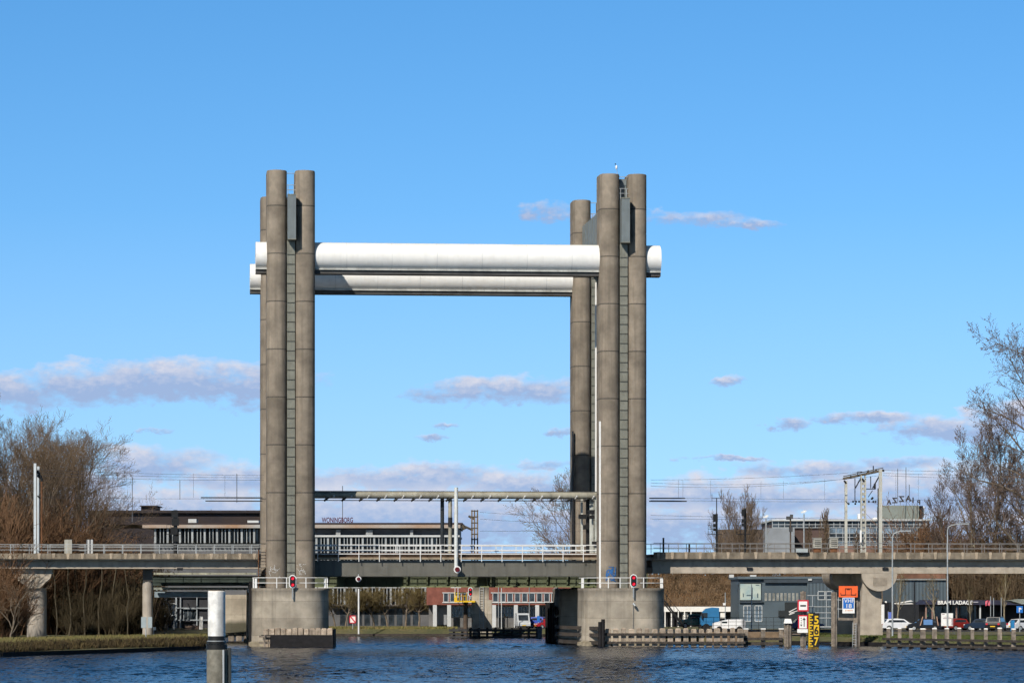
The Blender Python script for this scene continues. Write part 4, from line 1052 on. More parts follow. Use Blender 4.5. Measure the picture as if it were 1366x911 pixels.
# ------------------------------------------------------------------ overhead wires
def wire(p0,p1,sag,r,label):
    m=MB(B); n=12; pr=None
    for i in range(n+1):
        f=i/n; p=(p0[0]+(p1[0]-p0[0])*f,p0[1]+(p1[1]-p0[1])*f,p0[2]+(p1[2]-p0[2])*f-sag*4*f*(1-f))
        if pr: m.cyl(pr,p,r,n=4,caps=False)
        pr=p
    return tag(m.build('overhead_wire',mat('wire_dark',(.05,.05,.06),.6,.1,1)),label,'overhead wire','overhead wires of the railway')
def wpx(px0,y0,px1,y1,t,sag,label,r=.02):
    s0,s1=sB(px0,t),sB(px1,t); wire((s0,t,zB(y0,s0,t)),(s1,t,zB(y1,s1,t)),sag,r,label)
LT='left of the near left tower'; RT='right of the near right tower'
for a in ((-30,622,352,634,5,.2,'highest overhead wire '+LT),(-30,626,352,637,5.6,.2,'second highest overhead wire '+LT),(-30,629,352,640,9,.3,'third overhead wire down '+LT),(40,663,352,664.5,9,.1,'lowest overhead wire '+LT),
          (868,640,1178,627,5,.25,'highest overhead wire from the right tower to the portal'),(868,644,1176,634,5.6,.5,'second overhead wire from the right tower to the portal'),(868,648,1140,637,9,.5,'third overhead wire from the right tower to the portal'),
          (868,664,1410,667,6,.05,'contact wire right of the near right tower at portal insulator height'),(868,667,1140,669,9,.05,'lower contact wire ending at the portal insulators'),(868,687,1400,696,14,.1,'low wire crossing behind the dark rail signals'),(868,692,1100,690,15,.1,'lowest wire behind the dark rail signals'),
          (1178,627,1410,628,5,.1,'highest overhead wire right of the portal'),(1178,631,1410,634,5.6,.1,'second overhead wire right of the portal'),(1178,634,1410,638,9,.15,'third overhead wire right of the portal'),
          (640,708,810,709,14,.0,'thick wire behind the span right of the lattice mast'),(640,683,810,690,14,.1,'thin upper wire right of the lattice mast'),(640,692,810,699,14,.1,'thin middle wire right of the lattice mast')): wpx(*a)
m=MB(B)
for px,y0,y1 in ((105,626,664),(150,628,664),(258,631,664),(300,634,664),(905,641,664),(911,641,664),(948,641,664),(1015,641,665),(1045,641,665),(1100,639,666),(1195,632,666),(1225,632,666),(1330,632,666)):
    s=sB(px,5.6); m.cyl((s,5.6,zB(y0,s,5.6)),(s,5.6,zB(y1,s,5.6)),.014,n=3,caps=False)
tag(m.build('dropper_wire',mat('wire_dark',(.05,.05,.06),.6,.1,1)),'thin vertical dropper wires hanging between the overhead wires','dropper wires')

# ------------------------------------------------------------------ buildings
def bbox(m,px0,px1,y0,y1,D,dep): return m.box(X(px0,D),X(px1,D),D,D+dep,Z(y1,D),Z(y0,D))
def windows(T,px0,px1,y0,y1,D,n,gap=.25,frame=RAILW,gl=None,th=.1,bars=0,name='window'):
    w=(px1-px0)/n
    for i in range(n):
        a=px0+i*w+gap*w/2; b=px0+(i+1)*w-gap*w/2; q=D-.05
        f=MB(); e=.35*10/12
        f.box(X(a-e,q),X(b+e,q),q,D-.003,Z(y1,q)-.08,Z(y1,q)); f.box(X(a-e,q),X(b+e,q),q,D-.003,Z(y0,q),Z(y0,q)+.08)
        f.box(X(a,q)-.08,X(a,q),q,D-.003,Z(y1,q),Z(y0,q)); f.box(X(b,q),X(b,q)+.08,q,D-.003,Z(y1,q),Z(y0,q))
        for k in range(bars): xx=X(a,q)+(X(b,q)-X(a,q))*(k+1)/(bars+1); f.box(xx-.03,xx+.03,q,D-.003,Z(y1,q),Z(y0,q))
        fo=f.build(name,frame,T)
        MB().box(X(a,D),X(b,D),D-.022,D-.004,Z(y1,D),Z(y0,D)).build('pane',gl or GLASS,fo)
# office with name on roof
D=500
T=thing('office_building',(X(390,D),D,GZ),'long flat roofed office with white fins and a dark red rooftop name','building')
FIN=striped('fin_facade',(.48,.50,.50),(.03,.035,.04),1.15,.36,0)
m=MB(); bbox(m,205,612,704,838,D+1,24); m.build('wall',mat('office_core',(.12,.12,.125),.6,.2,.4),T)
m=MB(); bbox(m,415,613,713.5,716,D-.5,25); bbox(m,415,612,781,784,D-.4,1.3); m.build('white_fascia',PALE,T)
m=MB(); bbox(m,124,617,697,699.5,D-.8,30); m.build('roof',ROOFB,T)
m=MB(); bbox(m,190,614,699.6,704,D-.9,27); m.build('eaves',mat('eaves_brown',(.30,.17,.09),.8,.3,.15,col2=(.40,.40,.38)),T)
m=MB(); rr=random.Random(3); x=424
while x<598:
    w=rr.choice((4,6,9)); 
    if rr.random()<.55: bbox(m,x,x+w,706.5,713.5,D-.2,.9)
    x+=w+rr.choice((1,3))
m.build('blind',mat('blind_pale',(.30,.31,.31),.7,.2,.5),T)
def fins(px0,px1,y0,y1,step,seed,D=D,name='fin'):
    m=MB(); rr=random.Random(seed); x=px0; k=0
    while x<px1:
        w=1.0 if k%3 else 2.6
        m.box(X(x,D),X(x+w,D),D-.3,D+.95,Z(y1,D),Z(y0,D)); x+=w+(3.2 if k%3 else 4.4)*step; k+=1
    m.build(name,mat('fin_white',(.35,.37,.375),.6,.25,.4),T)
fins(421,608,716,747,1,1); fins(443,572,784,806,1,2); fins(206,345,704.5,724,1.1,3,name='fin'); 
OG=glass('office_glass',(.035,.042,.05),.15); FD=mat('frame_dark',(.1,.1,.1),.6,.1,1)
windows(T,421,611,717,730,D+1,22,.35,FD,OG); windows(T,440,572,785,803,D+1,16,.3,FD,OG); windows(T,210,345,706,722,D+1,16,.3,FD,OG)
m=MB(); bbox(m,440,572,806,808,D-.4,1.3); m.build('sill_band',mat('sill_dark',(.1,.09,.09),.7,.2,1),T)
windows(T,452,560,812,834,D+1,10,.3,mat('frame_dark',(.1,.1,.1),.6,.1,1))
t_=text_obj('WONINGBORG','rooftop_name',mat('dark_red_letter',(.08,.006,.02),.6,.1,1),T,(X(450,D+3),D+3,Z(696.9,D+3)),.74,X(471,D-2)-X(429,D-2),.05,.02)
# brown roofed block behind it
D=545; T=thing('brown_block',(X(240,D),D,GZ),'brown block with dark roof behind the office, left of the towers','building')
m=MB(); bbox(m,118,352,684,800,D,20); m.build('wall',mat('brown_wall',(.04,.026,.02),.8,.35,.12,col2=(.022,.02,.026)),T); m=MB(); bbox(m,116,354,680.5,684,D-.6,21); m.build('roof',mat('dark_roof',(.035,.028,.03),.8,.3,.3),T)
m=MB(); bbox(m,188,207,675,682,D+2,8); bbox(m,186,209,674,675.2,D+1.5,9); m.build('roof_housing',mat('dark_roof',(.035,.028,.03),.8,.3,.3),T)
m=MB(); bbox(m,251,262,692,697,D-6,3); bbox(m,330,345,694,697,D-6,3); m.build('roof_unit',PALE,T)
# structures under the left deck
D=470; T=thing('harbour_shed',(X(270,D),D,GZ),'grey steel framed shed under the left viaduct beyond the channel','shed')
m=MB(); bbox(m,206,303,797,838,D,10); m.build('wall',mat('shed_dark',(.035,.035,.04),.7,.3,.6),T)
m=MB()
for px,w in ((212,2),(219,3),(234,2),(240,1.5),(262,1.2),(283,1),(300,2)): bbox(m,px,px+w,794,838,D-.4,.3)
for y in (794,810,826): bbox(m,206,303,y,y+1.2,D-.5,.2)
m.build('frame',mat('shed_steel',(.33,.36,.38),.6,.2,.7),T); windows(T,222,234,805,820,D,2,.2,PALE); windows(T,245,262,812,826,D,3,.2,mat('shed_steel',(.33,.36,.38),.6,.2,.7))
D=455; T=thing('white_tank',(X(228,D),D,GZ),'pale conical tank standing before the grey shed','tank'); x=X(228,D)
MB().cyl((x,D,Z(806,D)),(x,D,Z(818,D)),.65,.35,n=16).build('tank_body',PALE,T); m=MB()
for q in (-.4,.4): m.box(x+q-.08,x+q+.08,D-.1,D+.1,.5,Z(815,D))
m.build('leg',GALV,T)
for px,y0,y1,w,lab in ((268,822,829,.22,'white post near the shed by the white mooring pile'),(255,834,838,.9,'low pale roofed crate by the shed')):
    x=X(px,D); tag(MB().box(x-w,x+w,D,D+.6,.6,Z(y0 if px==268 else 834,D)).build('white_post' if px==268 else 'low_box',WHITE if px==268 else mat('box_brown',(.22,.15,.11),.9,.3,1)),lab,'post' if px==268 else 'crate')
# brick building
D=480; T=thing('brick_building',(X(670,D),D,GZ),'red brick building with white framed windows over a white column arcade','building')
m=MB(); bbox(m,569,806,764,806.5,D,16); m.build('wall',BRICK,T)
m=MB(); bbox(m,569,806,762,764,D-.15,16.3); m.build('roof_edge',PALE,T)
m=MB(); bbox(m,572,806,806.8,838,D+2,12); m.build('ground_floor_wall',mat('gf_grey',(.16,.155,.15),.7,.25,.6),T)
windows(T,590.5,634,791.5,802,D,5,.38,PALE); windows(T,656,744,791.5,802,D,9,.38,PALE); windows(T,748,800,791.5,802,D,5,.38,PALE)
m=MB()
for a,b in ((590,634),(655,800)):
    bbox(m,a,b,802.6,803.8,D-.12,.118); bbox(m,a,b,789.8,790.9,D-.12,.118)
m.build('sill',PALE,T)
for px in (577.5,596.5,656.5,685.5,714,742.5,771):
    MB().box(X(px,D),X(px+5.2,D),D-.1,D+.6,.5,Z(806.6,D)).build('column',PALE,T)
windows(T,660,686,809,822,D+2,2,.1,PALE,bars=2); windows(T,691,716,809,822,D+2,2,.1,PALE,bars=2); windows(T,720,744,809,822,D+2,2,.1,PALE,bars=2); windows(T,603,632,809,822,D+2,2,.1,PALE,bars=2)
m=MB(); bbox(m,582,596,807,833,D+1.5,.4); m.build('grey_door',mat('door_grey',(.25,.26,.27),.6,.1,1),T)
m=MB()
for px in (665,706,740): m.cyl((X(px,D),D-.08,Z(838,D)),(X(px,D),D-.08,Z(764,D)),.05,n=6)
m.build('downpipe',GALV,T)
# long white canopy shed beyond right pier
D=488; T=thing('canopy_shed',(X(937,D),D,GZ),'long low shed with white fascia at the foot of the brown slope','shed')
m=MB(); bbox(m,868,986,809,815.5,D,8); m.build('fascia',WHITE,T); m=MB(); bbox(m,868,986,815.5,840,D+1,6); m.build('wall',mat('shed_black',(.02,.02,.024),.6,.2,1),T)
m=MB()
for px in (886.5,895,904,912.5,921): bbox(m,px,px+1.4,815.5,838,D-.05,.2)
bbox(m,911,917,817,830,D+.5,.3); bbox(m,961,967,815,824,D+.2,.3); m.build('post',WHITE,T)
# blue grey workshop
D=462; T=thing('workshop_building',(X(1050,D),D,GZ),'blue grey workshop with a picture banner behind the right viaduct','building')
m=MB(); bbox(m,986,1135,772,842,D,18); m.build('wall',BLUEG,T)
m=MB(); bbox(m,1077,1135,776,842,D-.35,.34); m.build('corrugated_wall',BLUEC,T)
m=MB(); bbox(m,984,1137,768.6,772,D-.5,19); m.build('roof',mat('roof_bluegrey',(.10,.13,.15),.6,.2,.5),T)
m=MB(); bbox(m,1019,1117,772.4,777,D-.42,.06); m.build('ribbed_band',mat('band_dark',(.05,.065,.08),.6,.2,.5),T)
T2_=T
m=MB(); bbox(m,987.5,1015,778,800,D-.2,.15); bn=m.build('banner',mat('banner_picture',(.50,.52,.42),.6,.3,.35,col2=(.20,.33,.38),fine=1.1),T)
m=MB(); bbox(m,986.8,1015.6,777,778,D-.25,.2); bbox(m,986.8,1015.6,800,801,D-.25,.2); m.build('banner_frame',DARK,bn)
m=MB(); q=D-.23
for a,b,c,d,ang in ((991,791,992.2,796,0),(996,793,1003,794.5,0),(1003,783,1004,798,0),(1008,779.5,1013,780.5,0),(1010,791,1011.5,797,0)): bbox(m,a,c if c>a else c,b if b<d else d,d if d>b else b,q,.02)
m.build('banner_marks',mat('banner_dark',(.07,.11,.13),.6,.1,1),bn)
m=MB(); bbox(m,986.5,1018,801.5,803.5,D-.3,.28); m.build('lintel_band',mat('band_dark',(.05,.065,.08),.6,.2,.5),T)
windows(T,992,1002,808,828,D,1,.1,PALE,GLASB,bars=1,name='door'); windows(T,1007,1016.5,808,828,D,1,.1,PALE,GLASB,bars=1,name='door')
m=MB(); 
for y in (813,818.5,824): bbox(m,992,1016.5,y,y+.8,D-.08,.03)
m.build('glazing_bar',BLUEG,T)
windows(T,1019,1066,790.5,801,D,9,.35,BLUEG,mat('window_pale',(.30,.30,.27),.5,.5,.9)); windows(T,1091,1110,789,799,D-.36,2,.15,PALE)
m=MB(); bbox(m,1047,1077,803,840,D-.28,.26); m.build('dark_panel',mat('panel_black',(.025,.03,.032),.6,.2,1),T)
m=MB(); bbox(m,1038.5,1047,814,822,D-.28,.26); m.build('dark_panel',mat('panel_black',(.025,.03,.032),.6,.2,1),T)
m=MB(); q=D-.3
for a,b,c,d in ((1052,815.5,1063,810),(1053,817,1065,813.5),(1052,819,1060,816.6)): m.add([(X(a,q),q,Z(b,q)),(X(a+1,q),q,Z(b+.9,q)),(X(c,q),q,Z(d+.7,q)),(X(c,q),q,Z(d,q))],[(0,1,2,3)])
m.build('white_logo',WHITE,T)
m=MB(); bbox(m,1078,1083,771.5,774,D-.6,.2); bbox(m,973,979,766,770,D,1); bbox(m,1001,1009,766.5,769,D,1); m.build('roof_vent',PALE,T)
# second grey hall and florist
D=470; T=thing('grey_hall',(X(1225,D),D,GZ),'grey corrugated hall with a white swoosh right of the half-round pier cap','building')
m=MB(); bbox(m,1192,1262,773.5,803,D,14); m.build('wall',BLUEC,T); m=MB(); bbox(m,1190,1262,771.5,773.5,D-.3,15); m.build('roof',mat('roof_pale_edge',(.25,.25,.24),.7,.2,1),T)
m=MB(); bbox(m,1186,1262,803,842,D-.4,14); m.build('dark_base',mat('base_black',(.018,.02,.024),.6,.2,1),T)
m=MB(); q=D-.42
for a,b,c,d in ((1192,804.5,1218,800.5),(1196,805,1219,804.2),(1181,801,1183,803)): m.add([(X(a,q),q,Z(b,q)),(X(a+2,q),q,Z(b+.8,q)),(X(c,q),q,Z(d+1,q)),(X(c-3,q),q,Z(d-.2,q))],[(0,1,2,3)])
m.build('white_swoosh',WHITE,T)
windows(T,1241,1252,787,797,D,1,.1,mat('frame_dark',(.1,.1,.1),.6,.1,1))
m=MB(); bbox(m,1186,1262,764,771.3,D+4,6); m.build('brown_upper_wall',mat('upper_brown',(.19,.095,.06),.8,.4,.4),T)
D=452; T=thing('florist_shop',(X(1290,D),D,GZ),'dark florist shop with big white letters on its flat canopy','shop')
m=MB(); m.prism([(X(1229,D),Z(806,D)),(X(1236,D),Z(800,D)),(X(1400,D),Z(800.5,D)),(X(1400,D),Z(806.5,D))],D-2,D+8); m.build('canopy',mat('canopy_dark',(.035,.035,.06),.5,.3,.5),T)
m=MB(); bbox(m,1233,1400,806.5,842,D+2,6); m.build('wall',mat('shop_black',(.02,.018,.018),.6,.3,1),T)
text_obj('BRAM LADAGE','shop_letters',WHITE,T,(X(1274,D-2.1),D-2.1,Z(806,D-2.1)),.50,X(1297.5,D)-X(1251.5,D),.04,.03)
MB().box(X(1298,D-2.1),X(1305,D-2.1),D-2.12,D-2.02,Z(803.5,D),Z(802,D)).build('small_letters',mat('letter_grey',(.3,.3,.33),.6,.1,1),T)
for px in (1232.5,1241,1273,1304.5):
    MB().box(X(px,D),X(px+1.8,D),D-1.6,D-1.2,GZ,Z(806,D)).build('post',mat('post_redbrown',(.30,.19,.15),.8,.2,1) if px<1300 else PALE,T)
windows(T,1235,1303,808,838,D+2,6,.15,mat('frame_brown',(.10,.06,.04),.6,.1,1),GLASS)
rr=random.Random(12); m=MB()
for i in range(3): pass
for (px,y,w,h,mt) in ((1237,811,2.6,5,'display_pale'),(1237,818,2.4,4,'display_green'),(1258,812,3,9,'display_teal')):
    cols={'display_pale':(.45,.47,.42),'display_green':(.10,.30,.16),'display_teal':(.03,.09,.10)}
    MB().box(X(px-w/2,D+1.8),X(px+w/2,D+1.8),D+1.5,D+1.9,Z(y+h,D+1.8),Z(y,D+1.8)).build('display',mat(mt,cols[mt],.6,.3,2),T)
D=436; T=thing('planter_rack',(X(1242,D),D,GZ),'blue fronted plant rack with slanted side boards before the shop','plant rack')
MB().box(X(1232,D),X(1244,D),D,D+.8,Z(833,D),Z(826,D)).build('blue_front',mat('rack_blue',(.12,.25,.50),.6,.1,1),T); m=MB()
for px in (1227,1251): m.add([(X(px,D),D,Z(834,D)),(X(px+1.2,D),D,Z(834,D)),(X(px+(3.5 if px<1240 else -2)+1.2,D),D,Z(822,D)),(X(px+(3.5 if px<1240 else -2),D),D,Z(822,D)),(X(px,D),D+.1,Z(834,D)),(X(px+1.2,D),D+.1,Z(834,D)),(X(px+(3.5 if px<1240 else -2)+1.2,D),D+.1,Z(822,D)),(X(px+(3.5 if px<1240 else -2),D),D+.1,Z(822,D))],[(0,1,2,3),(7,6,5,4),(1,5,6,2),(0,3,7,4)])
m.build('slanted_board',mat('board_tan',(.45,.28,.20),.8,.2,1),T)
T=thing('entrance_canopy',(X(1372,440),440,GZ),'grey green pointed canopy at the right edge behind the parking sign','canopy')
D=440; MB().prism([(X(1348,D),Z(801,D)),(X(1364,D),Z(798.6,D)),(X(1420,D),Z(798.6,D)),(X(1420,D),Z(806,D)),(X(1362,D),Z(805.5,D))],D-1,D+5).build('roof',mat('canopy_greygreen',(.25,.27,.23),.6,.2,1),T)
MB().box(X(1372,D),X(1376,D),D,D+.5,GZ,Z(805,D)).build('post',GALV,T)
# blue sign/banner
T=thing('blue_banner',(X(1186.8,440),440,GZ),'small blue banner left of the white estate car','banner'); board(T,1185,1189,816,829,440,mat('banner_blue',(.12,.18,.55),.6,.1,1)); MB().cyl((X(1185,440),440.1,GZ),(X(1185,440),440.1,Z(815,440)),.04,n=5).build('pole',GALV,T)
tag(MB().box(X(1349,430),X(1353.5,430),430,430.8,GZ,Z(827,430)).build('blue_bin',mat('bin_blue',(.02,.18,.40),.6,.1,1)),'upright blue bin between the black car and the right edge','bin')
# flagpoles and red flag
for px,y,lab in ((1321.5,795,'leftmost of three flagpoles by the shop canopy'),(1325.5,797,'middle flagpole of three by the shop canopy'),(1335.7,796.5,'rightmost of three flagpoles by the shop canopy')):
    tag(MB().cyl((X(px,440),440,GZ),(X(px,440),440,Z(y,440)),.05,n=6).build('flagpole',GALV),lab,'flagpole','flagpoles by the shop')
m=MB(); q=439.9; vs_=[];
for j in range(7):
    for i in range(9):
        x=X(1314.5+i*.75,q); vs_.append((x,q+.12*math.sin(i*1.1+j*.6),Z(800.5+j*1.15,q)-.05*math.sin(i)))
m.add(vs_,[(j*9+i,j*9+i+1,(j+1)*9+i+1,(j+1)*9+i) for j in range(6) for i in range(8)],True)
tag(m.build('red_flag',mat('flag_red',(.45,.03,.06),.7,.5,2,col2=(.5,.2,.25))),'red flag hanging before the shop canopy','flag')
# offices with mirrored rooftop letters
D=620; T=thing('glass_office',(X(1150,D),D,GZ),'glazed office with a grey roof box and rooftop letters seen from behind','building')
m=MB(); bbox(m,1032,1240,695,760,D,30); m.build('wall',mat('office_brown',(.10,.065,.055),.7,.4,.15),T)
m=MB(); bbox(m,1030,1242,692.3,694.6,D-.8,32); m.build('roof_edge',PALE,T)
GW=mat('mullion_pale',(.42,.44,.45),.5,.1,1)
for y0,y1,gl,n in ((695.4,699,GLASS,30),(699.8,703,GLASS,30),):
    m=MB(); bbox(m,1030,1240,y0,y1,D-.3,.29); m.build('window_band',gl,T)
for y0,y1,gl in ((704,711,GLASB),(711.5,716,GLASS),(716.5,721,GLASS),(722,727,GLASB)):
    m=MB(); bbox(m,1105,1222,y0,y1,D-.3,.29); m.build('window_band',gl,T)
m=MB()
for i in range(26): px=1030+i*8.2; bbox(m,px,px+.7,695,703.2,D-.42,.1)
for i in range(14): px=1106+i*9; bbox(m,px,px+.8,703.2,727,D-.42,.1)
for y in (699.1,703.1): bbox(m,1030,1240,y,y+.8,D-.44,.1)
for y in (711,716,721,727): bbox(m,1105,1222,y,y+.7,D-.44,.1)
m.build('mullion',GW,T)
m=MB(); bbox(m,1022,1060,704,740,D-8,7.5); m.build('grey_annex',mat('annex_grey',(.26,.28,.30),.7,.2,.25),T)
m=MB(); bbox(m,1120,1216,728,731.5,D-9,3); bbox(m,1115,1216,732,738,D-9,3); m.build('lower_wall',mat('low_brown',(.22,.13,.10),.8,.3,.5),T)
m=MB(); bbox(m,1177,1226,674,692.2,D+3,9); m.build('roof_box',mat('box_greygreen',(.20,.22,.195),.7,.1,.3),T)
m=MB(); bbox(m,1226,1231,674.5,692.2,D+3.5,8); m.build('roof_box_side',DARK,T); m=MB(); bbox(m,1231,1233,675,690,D+4,1); m.build('white_edge',WHITE,T)
m=MB(); bbox(m,1145,1149,685,692,D+2,2); bbox(m,1165,1170,690,692.3,D+2,2); m.build('roof_unit',WHITE,T)
for i,(ch,px,y,sc) in enumerate((('A',1186,671.5,6),('Z',1193.6,669.8,7),('Z',1202.8,668.2,7.5),('A',1211.8,667.5,7.5),('I',1218,669,6.5),('P',1225.5,671.8,6))):
    text_obj(ch,'rooftop_letter',mat('letter_dark',(.04,.035,.035),.6,.1,1),T,(X(px,D+3),D+3,Z(y+1.2,D+3)),X(683+sc*1.08,D),None,.10,.035,rotz=math.pi)
m=MB()
for px in (1187,1193,1201,1209,1217,1224): m.cyl((X(px,D+3.2),D+3.2,Z(674.2,D)),(X(px,D+3.2),D+3.2,Z(668,D)),.05,n=4)
m.build('letter_support',mat('antenna_grey',(.14,.15,.17),.6,.1,1),T)
# long grey wall band / brown sheds right behind viaduct
D=640; tag(MB().box(X(960,D),X(1024,D),D,D+10,.8,Z(706,D)).build('low_block',mat('low_dark_brown',(.10,.08,.07),.8,.3,.5)),'low brown block behind the bare tree, left of the grey annex','building')

# ------------------------------------------------------------------ vehicles
def vehicle(name,label,cat,px,D,ang,kind,col,L=4.3,group='parked cars',gz=GZ,k=1.0):
    f=Rf((X(px,D),D,gz),ang)
    T=thing(name,(X(px,D),D,gz),label,cat,group)
    P=mat('paint_%d_%d_%d'%tuple(int(c*100) for c in col),col,.3,.05,1,spec=.5)
    hl=L/2
    if kind=='hatch': pr=[(-hl,.35),(-hl-.03,.7),(-hl+.15,.95),(-hl+.55,1.0),(hl-1.1,.98),(hl-.2,.82),(hl,.6),(hl,.35)]; cab=[(-hl+.25,.95),(-hl+.65,1.42),(-.3,1.5),(.5,1.42),(hl-1.05,.96)]; W_=.88
    elif kind=='suv': pr=[(-hl,.42),(-hl-.03,.8),(-hl+.12,1.08),(hl-1.1,1.1),(hl-.15,.98),(hl,.7),(hl,.42)]; cab=[(-hl+.12,1.05),(-hl+.4,1.66),(-.2,1.74),(.55,1.66),(hl-1.15,1.07)]; W_=.93
    elif kind=='van': pr=[(-hl,.4),(-hl,1.15),(hl-.9,1.15),(hl-.1,.95),(hl,.7),(hl,.4)]; cab=[(-hl+.03,1.1),(-hl+.1,2.25),(-hl+.3,2.35),(hl-1.9,2.35),(hl-1.5,2.2),(hl-.75,1.12)]; W_=.98
    body=MB(f).prism(pr,-W_,W_).build('body',P,T)
    m=MB(f); n=len(cab); cz=min(p[1] for p in cab); ch=max(p[1] for p in cab)
    a=[];b=[]
    for (x,z) in cab:
        q=W_*(1-.17*(z-cz)/(ch-cz)) if kind!='van' else W_*(1-.06*(z-cz)/(ch-cz)); a.append((x,-q,z)); b.append((x,q,z))
    m.add(a+b,[(i,(i+1)%n,n+(i+1)%n,n+i) for i in range(n)]); m.add(a,[tuple(range(n-1,-1,-1))]); m.add(b,[tuple(range(n))]); m.build('roof',P,T)
    # glass panels
    def lerp(p,q,u): return (p[0]+(q[0]-p[0])*u,p[1]+(q[1]-p[1])*u)
    for sg in (-1,1):
        cx_=sum(p[0] for p in cab)/n; z0=cz+.08; z1=ch-.12
        if kind!='van': poly=[(cab[0][0]+.35,z0),(cab[1][0]+.22,z1-.06),(cab[3][0]-.1,z1-.06),(cab[-1][0]-.35,z0)]
        else: poly=[(cab[-1][0]-1.0,z0+.1),(cab[-1][0]-1.0,z1-.15),(cab[-2][0]-.1,z1-.2),(cab[-1][0]-.2,z0+.1)]
        pts=[]
        for (x,z) in poly:
            q=(W_*(1-(.17 if kind!='van' else .06)*(z-cz)/(ch-cz))+.006)*sg; pts.append((x,q,z))
        MB(f).add(pts,[(0,1,2,3) if sg>0 else (3,2,1,0)]).build('side_window',GLASS,T)
    for (p,q) in ((cab[-2],cab[-1]),(cab[0],cab[1])):
        u0,u1=(.12,.92); a1=lerp(p,q,u0); a2=lerp(p,q,u1); off=.008 if p is cab[-2] else -.008
        w1=W_*.78; MB(f).add([(a1[0]+off,-w1,a1[1]+.006),(a1[0]+off,w1,a1[1]+.006),(a2[0]+off,w1,a2[1]+.006),(a2[0]+off,-w1,a2[1]+.006)],[(0,1,2,3)]).build('windscreen' if off>0 else 'rear_window',GLASS,T)
    for sx in (-hl+.8,hl-.85):
        for sy in (-1,1):
            w=MB(f).cyl((sx,sy*(W_+.01),.33),(sx,sy*(W_-.2),.33),.33,n=18).build('wheel',TYRE,T)
            MB(f).cyl((sx,sy*(W_+.02),.33),(sx,sy*(W_-.0),.33),.2,n=14).build('rim',GALV,w)
    for sy in (-1,1):
        MB(f).box(hl-.12,hl+.01,sy*W_*.75-.15,sy*W_*.75+.15,.66,.8).build('headlight',mat('headlight',(.7,.7,.7),.2,.1,2),T)
        MB(f).box(-hl-.05,-hl+.06,sy*W_*.78-.12,sy*W_*.78+.12,.75,.95).build('tail_light',REDP,T)
    MB(f).box(hl-.02,hl+.02,-.3,.3,.42,.54).build('number_plate',YEL,T); MB(f).box(-hl-.06,-hl-.02,-.3,.3,.5,.62).build('number_plate',YEL,T)
    MB(f).box(-hl-.02,hl+.03,-W_*.96,W_*.96,.28,.40).build('bumper',BLK,T)
    return T
vehicle('parked_car','white estate car at the left end of the lawn by the blue banner','car',1199,438,0.12,'hatch',(.75,.76,.77),4.4)
vehicle('parked_car','black low car parked right of the white estate car','car',1232,437,math.pi,'hatch',(.012,.012,.014),4.2)
vehicle('parked_car','dark red small car half hidden behind the notice board','car',1281,441,.3,'hatch',(.22,.02,.015),3.6)
vehicle('parked_car','dark blue car in front of the black off-roader','car',1309,438,2.6,'hatch',(.012,.025,.05),3.9)
vehicle('parked_car','large black off-roader seen from behind near the flagpoles','car',1329,437,1.25,'suv',(.012,.014,.018),4.6)
vehicle('parked_car','white car cut off by the right edge of the picture','car',1367,436,.5,'hatch',(.72,.73,.74),4.2)
vehicle('parked_van','white panel van facing the water in front of the brick building','van',697,468,-1.45,'van',(.50,.52,.53),4.4).scale=(.84,.84,.84)
vehicle('parked_car','blue small car behind the red one by the brick building','car',722,470,-.4,'hatch',(.05,.09,.42),3.6)
vehicle('parked_car','red small car partly behind the right pier','car',728.5,467,-2.9,'hatch',(.36,.015,.02),3.4,gz=GZ-.05).scale=(.85,.85,.85)
D=412; f=Rf((X(973,D),D,1.0),math.pi); T=thing('parked_van',(X(973,D),D,1.0),'low white van side on, right beside the blue truck cab','van','parked cars')
WP=mat('paint_van_white',(.78,.79,.8),.35,.05,1,spec=.5)
MB(f).prism([(-1.75,.4),(-1.8,1.25),(-1.65,1.45),(.2,1.42),(1.2,1.2),(1.9,.98),(1.95,.4)],-.9,.9).build('body',WP,T)
for sx in (-1.1,1.2):
    for sy in (-1,1): MB(f).cyl((sx,sy*.92,.33),(sx,sy*.7,.33),.34,n=18).build('wheel',TYRE,T)
MB(f).box(-1.84,-1.79,-.7,.7,.85,1.25).build('rear_window',GLASS,T); MB(f).box(.3,.9,.9,.91,1.0,1.2).build('side_window',GLASS,T); MB(f).box(-1.85,1.98,-.88,.88,.3,.42).build('bumper',BLK,T)
vehicle('parked_car','dark green car left of the blue truck cab','car',924,440,math.pi,'suv',(.02,.10,.08),3.6,gz=1.15)
vehicle('parked_car','dark blue car behind the arrow sign and the jetty frame','car',1077,440,.1,'hatch',(.02,.035,.12),4.0)
# blue truck cab
D=436; f=Rf((X(947,D),D,1.0),math.pi); T=thing('truck',(X(947,D),D,1.0),'blue truck cab with a rounded roof fairing on the right quay','truck','parked cars'); TB=mat('truck_blue',(.03,.17,.36),.35,.08,1,spec=.5)
MB(f).prism([(1.15,.5),(1.2,1.5),(.95,2.1),(.5,2.55),(-.3,2.7),(-1.05,2.65),(-1.1,.5)],-1.15,1.15).build('cab',TB,T)
MB(f).box(.35,1.0,-1.17,-1.155,1.45,2.05).build('side_window',GLASS,T); MB(f).box(.35,1.0,1.155,1.17,1.45,2.05).build('side_window',GLASS,T)
MB(f).prism([(1.215,1.5),(.965,2.08),(.94,2.05),(1.19,1.48)],-1.0,1.0).build('windscreen',GLASS,T)
for sx in (.5,): 
    for sy in (-1,1): MB(f).cyl((sx,sy*1.18,.3),(sx,sy*.9,.3),.45,n=18).build('wheel',TYRE,T)
